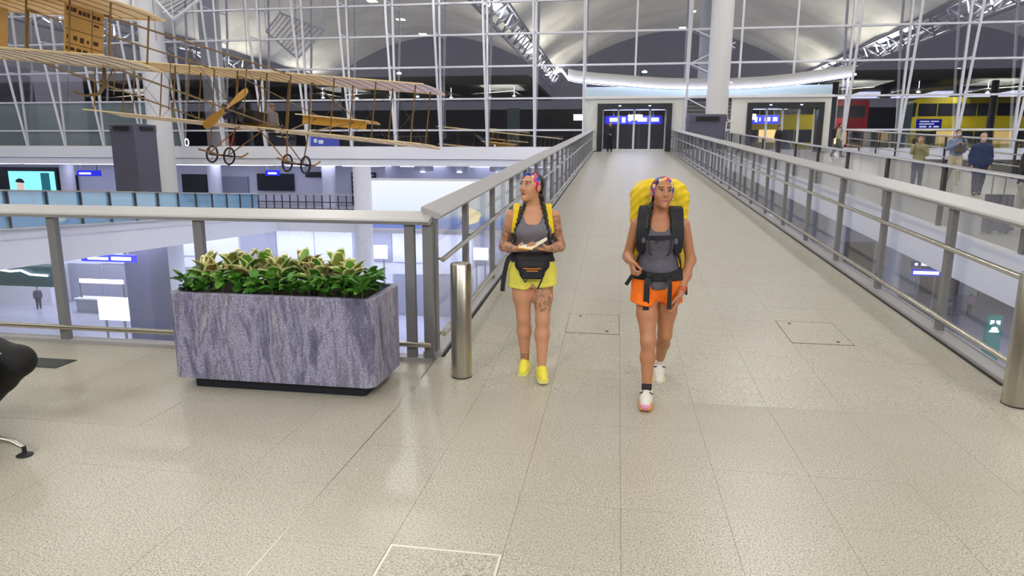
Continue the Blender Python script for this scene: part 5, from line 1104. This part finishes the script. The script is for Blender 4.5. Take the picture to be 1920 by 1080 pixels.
for s in (-1, 1):
    zz = (1.33, 1.28, 1.23, 1.18, 1.13, 1.09); xx = [s*(.113+.004*i) for i in range(6)]
    ys = [(s*.10, .13, 1.385), (s*.105, .05, 1.41), (s*.108, -.03, 1.395)]+[(x, front_y(TF2, x, z, .03), z) for x, z in zip(xx, zz)]; nn = [(0, .2, 1), (0, -.2, 1), (0, -.7, .7)]+[tuple(torso_n(TF2, x*.8, z)) for x, z in zip(xx, zz)]
    strap(B2, 'shoulder_strap', ys, .08, nn, .022, 'nylon_black', taper=[.075, .085, .095, .1, .1, .098, .09, .075, .05])
    strap(B2, 'webbing', [ys[-1], (s*.155, -.06, 1.02), (s*.165, .02, .97)], .022, [nn[-1], (s, -.5, 0), (s, 0, 0)], .005, 'nylon_black')
    strap(B2, 'loose_cord', [(s*.075, front_y(TF2, .075, 1.22, .055), 1.215), (s*.078, -.155, 1.16), (s*.07, -.16, 1.10), (s*.05, -.16, 1.085)], .012, (0, -1, 0), .005, 'nylon_black')
strap(B2, 'chest_strap', [(-.1, front_y(TF2, .1, 1.21, .046), 1.205), (-.05, -.155, 1.21), (.0, -.162, 1.212), (.05, -.155, 1.215), (.1, front_y(TF2, .1, 1.21, .046), 1.22)], .026, (0, -1, 0), .006, 'nylon_black')
strap(B2, 'loose_cord', [(-.01, -.165, 1.205), (.0, -.168, 1.19), (-.02, -.168, 1.185), (-.03, -.166, 1.17)], .012, (0, -1, 0), .005, 'nylon_black')
bl = sdf_obj('hip_belt', [loft(TF2, .01, .034), rbox((0, -.12, .925), (.09, .03, .03), None, .015)], .006, 'nylon_black', B2, clip=lambda P: np.maximum(P[..., 2]-(.955+.25*np.maximum(np.abs(P[..., 0])-.07, 0)), .895-P[..., 2]))
MB().box(-.035, .035, -.165, -.145, .905, .948).build('buckle', 'black_rubber', bl, local=True)
for x, z1, w in ((-.075, .685, .042), (.085, .70, .03)): strap(B2, 'belt_strap', [(x*.9, -.15, .915), (x, -.165, .87), (x, -.165, .78), (x*1.02, -.16, z1)], w, (0, -1, 0), .005, 'nylon_black')
strap(B2, 'belt_strap', [(-.175, -.06, .93), (-.2, -.08, .89), (-.225, -.08, .85)], .028, (0, -1, 0), .005, 'nylon_black'); strap(B2, 'belt_strap', [(.19, .0, .93), (.205, -.01, .85), (.21, -.01, .78)], .018, (0, -1, 0), .005, 'nylon_black')

# ---------------------------------------------------------------- other people
def cloth(name, rgb): return mat(name, rgb, .8, noise=.15, scale=10).name
def figure(label, loc, heading, H=1.7, male=True, skin=(196, 150, 122), top=(90, 90, 100), bottom=(60, 64, 80), hair=(30, 26, 26), shoes=(40, 40, 44), arms=None, legs=None, mask=False, sleeves=True, vox=.014, coat=0, head=(0, 0), name='person', legs_bare=False):
    k = H/1.63; t = thing(name, label, 'person', loc, rot=Matrix.Rotation(math.radians(heading), 4, 'Z') @ Matrix.Diagonal((k, k, k, 1)))
    T_ = TORSO_M if male else TORSO_F; w = .18 if male else .165
    J = dict(shR=(-w, .01, 1.29), elR=(-w-.05, .04, 1.03), wrR=(-w-.03, -.05, .80), shL=(w, .01, 1.29), elL=(w+.05, .04, 1.03), wrL=(w+.03, -.05, .80), hipR=(-.085, 0, .83), knR=(-.09, -.02, .46), anR=(-.095, .03, .088), hipL=(.085, 0, .83), knL=(.09, -.02, .46), anL=(.095, .03, .088))
    J.update(arms or {}); J.update(legs or {}); HC, HR = (0, -.02, 1.52), rotm(*head)
    hs_ = []
    for s in 'RL':
        d = np.array(J['wr'+s])-np.array(J['el'+s]); d = vnorm(d); q = -1 if s == 'R' else 1; n_ = vnorm(np.cross(d, (0, 1, .01)))*(-q if abs(d[2]) > .5 else 1); hs_ += hand_prims(J['wr'+s], d, n_, np.cross(n_, d)*(1 if s == 'L' else -1), 35, 1.05)
    body = [loft(T_, .02)]+sum([limb_prims(J, s, arm=(.047, .04, .038, .027)) for s in 'RL'], [])+sum([leg_prims(J, s) for s in 'RL'], [])+head_prims(HC, HR, 1.0)+[cone((0, .012, 1.36), (0, -.01, 1.47), .055, .053, .03)]+hs_+[cone(J['an'+s], np.array(J['an'+s])+(0, -.08, -.05), .034, .03, .02) for s in 'RL']
    sdf_obj('body', body, min(vox, .011), 'skin', t, paint=tone_fn(skin, (150, 90, 84), hair, HC, HR))
    tn = cloth('cloth_%d_%d_%d' % top, top); bn = cloth('cloth_%d_%d_%d' % bottom, bottom); hn = mat('hair_%d_%d' % hair[:2], hair, .6).name; sn = mat('shoe_%d_%d' % shoes[:2], shoes, .6).name
    jk = [loft([l for l in T_ if l[0] > .78-coat], .02, .022+.012*(coat > 0))]
    for s in 'RL': jk += limb_prims(J, s, .016, (.047, .042, .040, .030)) if sleeves else limb_prims(J, s, .016, (.047, .042, .040, .030))[:1]
    sdf_obj('jacket', jk, vox, tn, t, clip=lambda P: np.maximum(P[..., 2]-(1.375+.3*np.abs(P[..., 0])), np.where((np.abs(P[..., 0]) < .19), (.84-coat), -1)-P[..., 2]))
    tr = [loft([l for l in T_ if l[0] < 1.0], .02, .016)]
    for s in 'RL': tr += leg_prims(J, s, .014, (.085, .058, .056, .046), upper_only=legs_bare)
    sdf_obj('trousers', tr, vox, bn, t, clip=lambda P: P[..., 2]-.97)
    q = lambda P: ((P-np.array(HC))@HR)*np.array((1, -1, 1)); g = lambda p: tuple(np.array(HC)+HR@(np.array(p)*np.array((1, -1, 1))))
    hp_ = [ell(g((0, -.016, .036)), (.082, .1, .085), HR, .02)]+([] if male else [ball(g((0, -.06, -.06)), .06, .05)])
    sdf_obj('hair', hp_, .009, hn, t, clip=lambda P: np.maximum(q(P)[..., 1]-(.045+.8*(q(P)[..., 2]-.06)), (-.03 if male else -.12)-q(P)[..., 2]))
    if mask:
        mat('mask_blue', (190, 206, 224), .7); sdf_obj('face_mask', [ell(g((0, .06, -.045)), (.055, .052, .046), HR, .02)], .008, 'mask_blue', t)
    for s in 'RL': sdf_obj('shoe', [cone(np.array(J['an'+s])+(0, .03, -.05), np.array(J['an'+s])+(0, -.13, -.056), .042, .032, .01), cone(J['an'+s], np.array(J['an'+s])+(0, .0, -.05), .042, .044, .02)], .011, sn, t, clip=lambda P, a=J['an'+s]: a[2]-.088-P[..., 2])
    return t
gz = lambda x, y: (x, y, zr(y))
figure('guard in dark suit standing at the ramp doors', (-.52, 40.2, zr(40.2)), 10, 1.72, top=(24, 24, 34), bottom=(18, 18, 26), coat=.02, arms=dict(wrR=(-.08, -.17, .95), elR=(-.23, .03, 1.02), wrL=(.06, -.19, .95), elL=(.23, .03, 1.02)))
figure('woman in black coat by the walkway doors', gz(8.1, 36.5), 30, 1.55, male=False, top=(28, 26, 32), bottom=(36, 34, 40), coat=.1)
P5 = figure('man in pale shirt with a backpack walking near the walkway doors', gz(10.9, 36.2), 70, 1.64, top=(176, 176, 160), bottom=(96, 98, 108), arms=dict(wrR=(-.22, -.12, .82)), legs=dict(knR=(-.09, -.15, .46), anR=(-.09, -.16, .09), knL=(.09, .08, .46), anL=(.09, .26, .1)))
PH_ = figure('person in khaki vest and blue jeans holding up a phone', gz(8.5, 20.9), -25, 1.47, top=(146, 146, 112), bottom=(54, 60, 88), hair=(70, 58, 52), arms=dict(elR=(-.2, -.1, 1.1), wrR=(-.12, -.25, 1.3), elL=(.21, -.03, 1.05), wrL=(.1, -.2, 1.2)))
P7 = figure('man in blue denim jacket with a face mask looking at his hands', gz(10.05, 22.2), -10, 1.61, top=(120, 138, 172), bottom=(196, 186, 164), mask=True, shoes=(206, 204, 196), arms=dict(elR=(-.24, -.02, 1.06), wrR=(-.05, -.24, 1.2), elL=(.24, -.02, 1.06), wrL=(.07, -.24, 1.2)), legs=dict(knR=(-.1, .06, .46), anR=(-.11, .22, .11), knL=(.09, -.1, .46), anL=(.09, -.12, .09)))
figure('older man in navy track jacket with white piping and face mask', gz(9.25, 19.1), -15, 1.58, top=(40, 54, 96), bottom=(46, 52, 84), hair=(176, 166, 152), mask=True, coat=.12, legs=dict(knR=(-.09, -.12, .46), anR=(-.08, -.1, .09), knL=(.09, .04, .46), anL=(.09, .2, .1)))
P9 = figure('man in black top with light trousers pulling a suitcase', gz(7.16, 13.15), 60, 1.64, top=(30, 30, 36), bottom=(190, 186, 178), arms=dict(elL=(.25, .06, 1.03), wrL=(.26, .02, .8)), legs=dict(knR=(-.09, -.14, .46), anR=(-.08, -.12, .09), knL=(.09, .06, .46), anL=(.09, .24, .1)))
figure('distant woman in a pink jacket in the lower hall', (26.6, 53.6, LOW), 160, 1.66, male=False, top=(150, 96, 150), bottom=(46, 44, 56), vox=.02)
figure('distant person in dark clothes in the lower hall', (-43.2, 43.1, LOW), 40, 1.7, top=(66, 70, 92), bottom=(52, 54, 70), vox=.02)
# phone, suitcase, bags and trolley
def oriented(base, name, label, cat): return on(base, name, label, cat)
t = oriented(PH_, 'phone', 'phone with a glowing screen held by the person in khaki vest', 'phone'); MB().box(-.20, -.12, -.36, -.348, 1.36, 1.53).build('case', 'black_rubber', t, local=True); MB().box(-.195, -.125, -.348, -.345, 1.365, 1.525).build('screen', 'screen_white', t, local=True)
t = oriented(P5, 'backpack', 'dark backpack on the man in pale shirt', 'backpack'); sdf_obj('bag', [rbox((0, .24, 1.15), (.15, .1, .24), None, .06)], .014, 'nylon_black', t)
for s in (-1, 1): strap(t, 'strap', [(s*.11, .16, 1.42), (s*.115, .0, 1.46), (s*.12, -.11, 1.36), (s*.13, -.14, 1.2)], .05, [(0, 0, 1), (0, -.3, 1), (0, -1, .3), (0, -1, 0)], .015, 'nylon_black')
mat('bag_taupe', (92, 84, 90), .8); mat('bag_orange', (184, 96, 40), .7)
t = oriented(P7, 'shoulder_bag', 'taupe bag carried on the front of the man in denim jacket', 'bag'); sdf_obj('pouch', [rbox((.05, -.19, 1.08), (.15, .06, .15), None, .05)], .012, 'bag_taupe', t); strap(t, 'strap', [(.15, -.16, 1.2), (.1, -.13, 1.36), (0, 0, 1.47), (-.1, .12, 1.35)], .035, [(0, -1, .2), (0, -.7, .7), (0, 0, 1), (0, .7, .7)], .008, 'nylon_black')
t = oriented(P9, 'shoulder_bag', 'orange bag slung at the hip of the man in black top', 'bag'); sdf_obj('pouch', [rbox((.02, -.19, 1.0), (.17, .07, .10), None, .05)], .012, 'bag_orange', t); strap(t, 'strap', [(.15, -.17, 1.06), (.12, -.13, 1.3), (.03, .02, 1.47), (-.1, .13, 1.3)], .03, [(0, -1, .2), (0, -.7, .7), (0, 0, 1), (0, .7, .7)], .008, 'nylon_black')
mat('case_dark', (58, 56, 68), .5)
t = thing('suitcase', 'dark upright wheeled suitcase standing beside the man in black top', 'suitcase', gz(6.66, 12.95)); x, y, z = gz(6.66, 12.95)
b = MB(); b.prism(rounded_rect(x-.19, x+.19, y-.13, y+.13, .05), z+.05, z+.68); sc_ = b.build('shell', 'case_dark', t)
for q in (-.1, 0, .1): MB().box(x+q-.025, x+q+.025, y-.145, y-.13, z+.08, z+.65).build('rib', 'tower_grey', sc_)
for sx in (-.14, .14):
    for sy in (-.09, .09): MB().lathe([(.03, 0), (.035, .025), (.03, .05)], (x+sx, y+sy, z), 10).build('wheel', 'black_rubber', t)
MB().tube([(x-.1, y+.08, z+.68), (x-.1, y+.08, z+.98), (x+.1, y+.08, z+.98), (x+.1, y+.08, z+.68)], .012, 6).build('handle', 'steel', t)
def trolley(label, x, y, z):
    t = thing('luggage_trolley', label, 'trolley', (x, y, z))
    for s in (-1, 1): MB().tube([(x+s*.3, y-.5, z+.14), (x+s*.3, y+.4, z+.14), (x+s*.3, y+.5, z+1.0)], .025, 6).build('side_frame', 'tube_steel', t)
    MB().box(x-.3, x+.3, y-.5, y+.4, z+.14, z+.18).build('deck', 'tube_steel', t); MB().tube([(x-.3, y+.5, z+1.0), (x+.3, y+.5, z+1.0)], .03, 6).build('handle', 'black_rubber', t)
    MB().box(x-.25, x+.25, y+.3, y+.45, z+.55, z+.85).build('basket', 'panel_grey', t)
    for s in (-1, 1):
        for q in (-.42, .38): 
            b = MB().lathe([(.07, -.02), (.07, .02)], (0, 0, 0), 10); b.v = [(x+s*.3+c, y+q+a, z+.07+bb) for a, bb, c in b.v]; b.build('wheel', 'black_rubber', t)
trolley('luggage trolley beside the woman in a pink jacket', 25.3, 53.6, LOW)
trolley('luggage trolley in the lower hall near the flight display by the dark tower', -24.6, 31.2, LOW)

# ---- seated figures: the person whose knee shows at the left edge, and the pilot figure in the biplane
mat('trackpants', (16, 16, 20), .75, noise=.1, scale=20); mat('stripe', (150, 150, 156), .7); mat('hoodie', (40, 40, 46), .8)
def seated(label, loc, rot, Jl, top_m, leg_m, vox, hair='hair_black', cat='person', name='person', stripe=False):
    SP = thing(name, label, cat, loc, rot=rot); dz = .80
    TS = [(z-dz, w_, d_, x_, y_) for z, w_, d_, x_, y_ in TORSO_M]
    J = dict(shR=(-.18, .03, 1.29-dz), elR=(-.22, .0, 1.03-dz), wrR=(-.12, -.22, .98-dz), shL=(.18, .03, 1.29-dz), elL=(.22, .0, 1.03-dz), wrL=(.12, -.22, .98-dz)); J.update(Jl)
    HC, HR = (0, -.0, 1.52-dz), rotm(0, 5)
    body = [loft(TS, .02)]+sum([limb_prims(J, s) for s in 'RL'], [])+sum([leg_prims(J, s) for s in 'RL'], [])+head_prims(HC, HR)+[cone((0, .012, 1.36-dz), (0, -.0, 1.47-dz), .055, .053, .03)]
    for s, q in (('R', -1), ('L', 1)): body += hand_prims(J['wr'+s], (-q*.4, -.9, -.1), (0, 0, -1), (-q*.9, .4, 0), 30)
    sdf_obj('body', body, .011, 'skin', SP, paint=tone_fn((190, 146, 118), (150, 90, 84), (30, 26, 26), HC, HR))
    tr = [loft([l for l in TS if l[0] < .2], .02, .02)]+sum([leg_prims(J, s, .02, (.09, .075, .07, .056)) for s in 'RL'], [])
    lo = min(J['anR'][2], J['anL'][2])
    tp = sdf_obj('trousers', tr, vox, leg_m, SP, clip=lambda P: np.maximum(P[..., 2]-.2, lo-P[..., 2]))
    if stripe:
        h, k_ = np.array(J['hipL'], float), np.array(J['knL'], float); d = vnorm(k_-h); n_ = vnorm(np.array((-.75, 0, .62)))
        for o in (0, .022):
            m_ = np.array((.3, 0, .9))*-o; strap(tp, 'side_stripe', [h*.5+k_*.5+n_*.107+m_, h*.25+k_*.75+n_*.103+m_, k_+n_*.098+m_, k_+d*.045+n_*.085+m_], .010, tuple(n_), .006, 'stripe')
    sdf_obj('jacket', [loft([l for l in TS if l[0] > .02], .02, .03)]+sum([limb_prims(J, s, .02) for s in 'RL'], []), vox, top_m, SP, clip=lambda P: P[..., 2]-.58)
    sdf_obj('hair', [ell(HC, (.082, .1, .09), HR, .02)], .011, hair, SP, clip=lambda P: np.maximum(-P[..., 1]-.03, HC[2]-P[..., 2]))
    for s in 'RL': shoe(SP, J['an'+s], 0, 0, 'black_rubber', 'sole_pale', .009)
    return SP
seated('person in black side-striped trousers seated on the bench', (-4.12, 3.42, .455), Matrix.Rotation(math.radians(80), 4, 'Z'), dict(hipR=(-.09, 0, .09), knR=(-.13, -.40, .05), anR=(-.15, .02, -.36), hipL=(.09, 0, .09), knL=(.12, -.43, .04), anL=(.11, .06, -.365), wrL=(.1, -.12, .2), wrR=(-.1, -.12, .2)), 'hoodie', 'trackpants', .009, stripe=True)
PB = BO+(BR.to_3x3() @ V(.1, .35, -.78))
seated('mannequin pilot in grey jacket seated in the biplane', PB, BR @ Matrix.Rotation(math.pi, 4, 'Z'), dict(hipR=(-.09, 0, .09), knR=(-.12, -.42, .16), anR=(-.12, -.62, -.05), hipL=(.09, 0, .09), knL=(.12, -.42, .16), anL=(.12, -.62, -.05)), 'jacket_grey', 'leather', .014, cat='mannequin', name='mannequin')
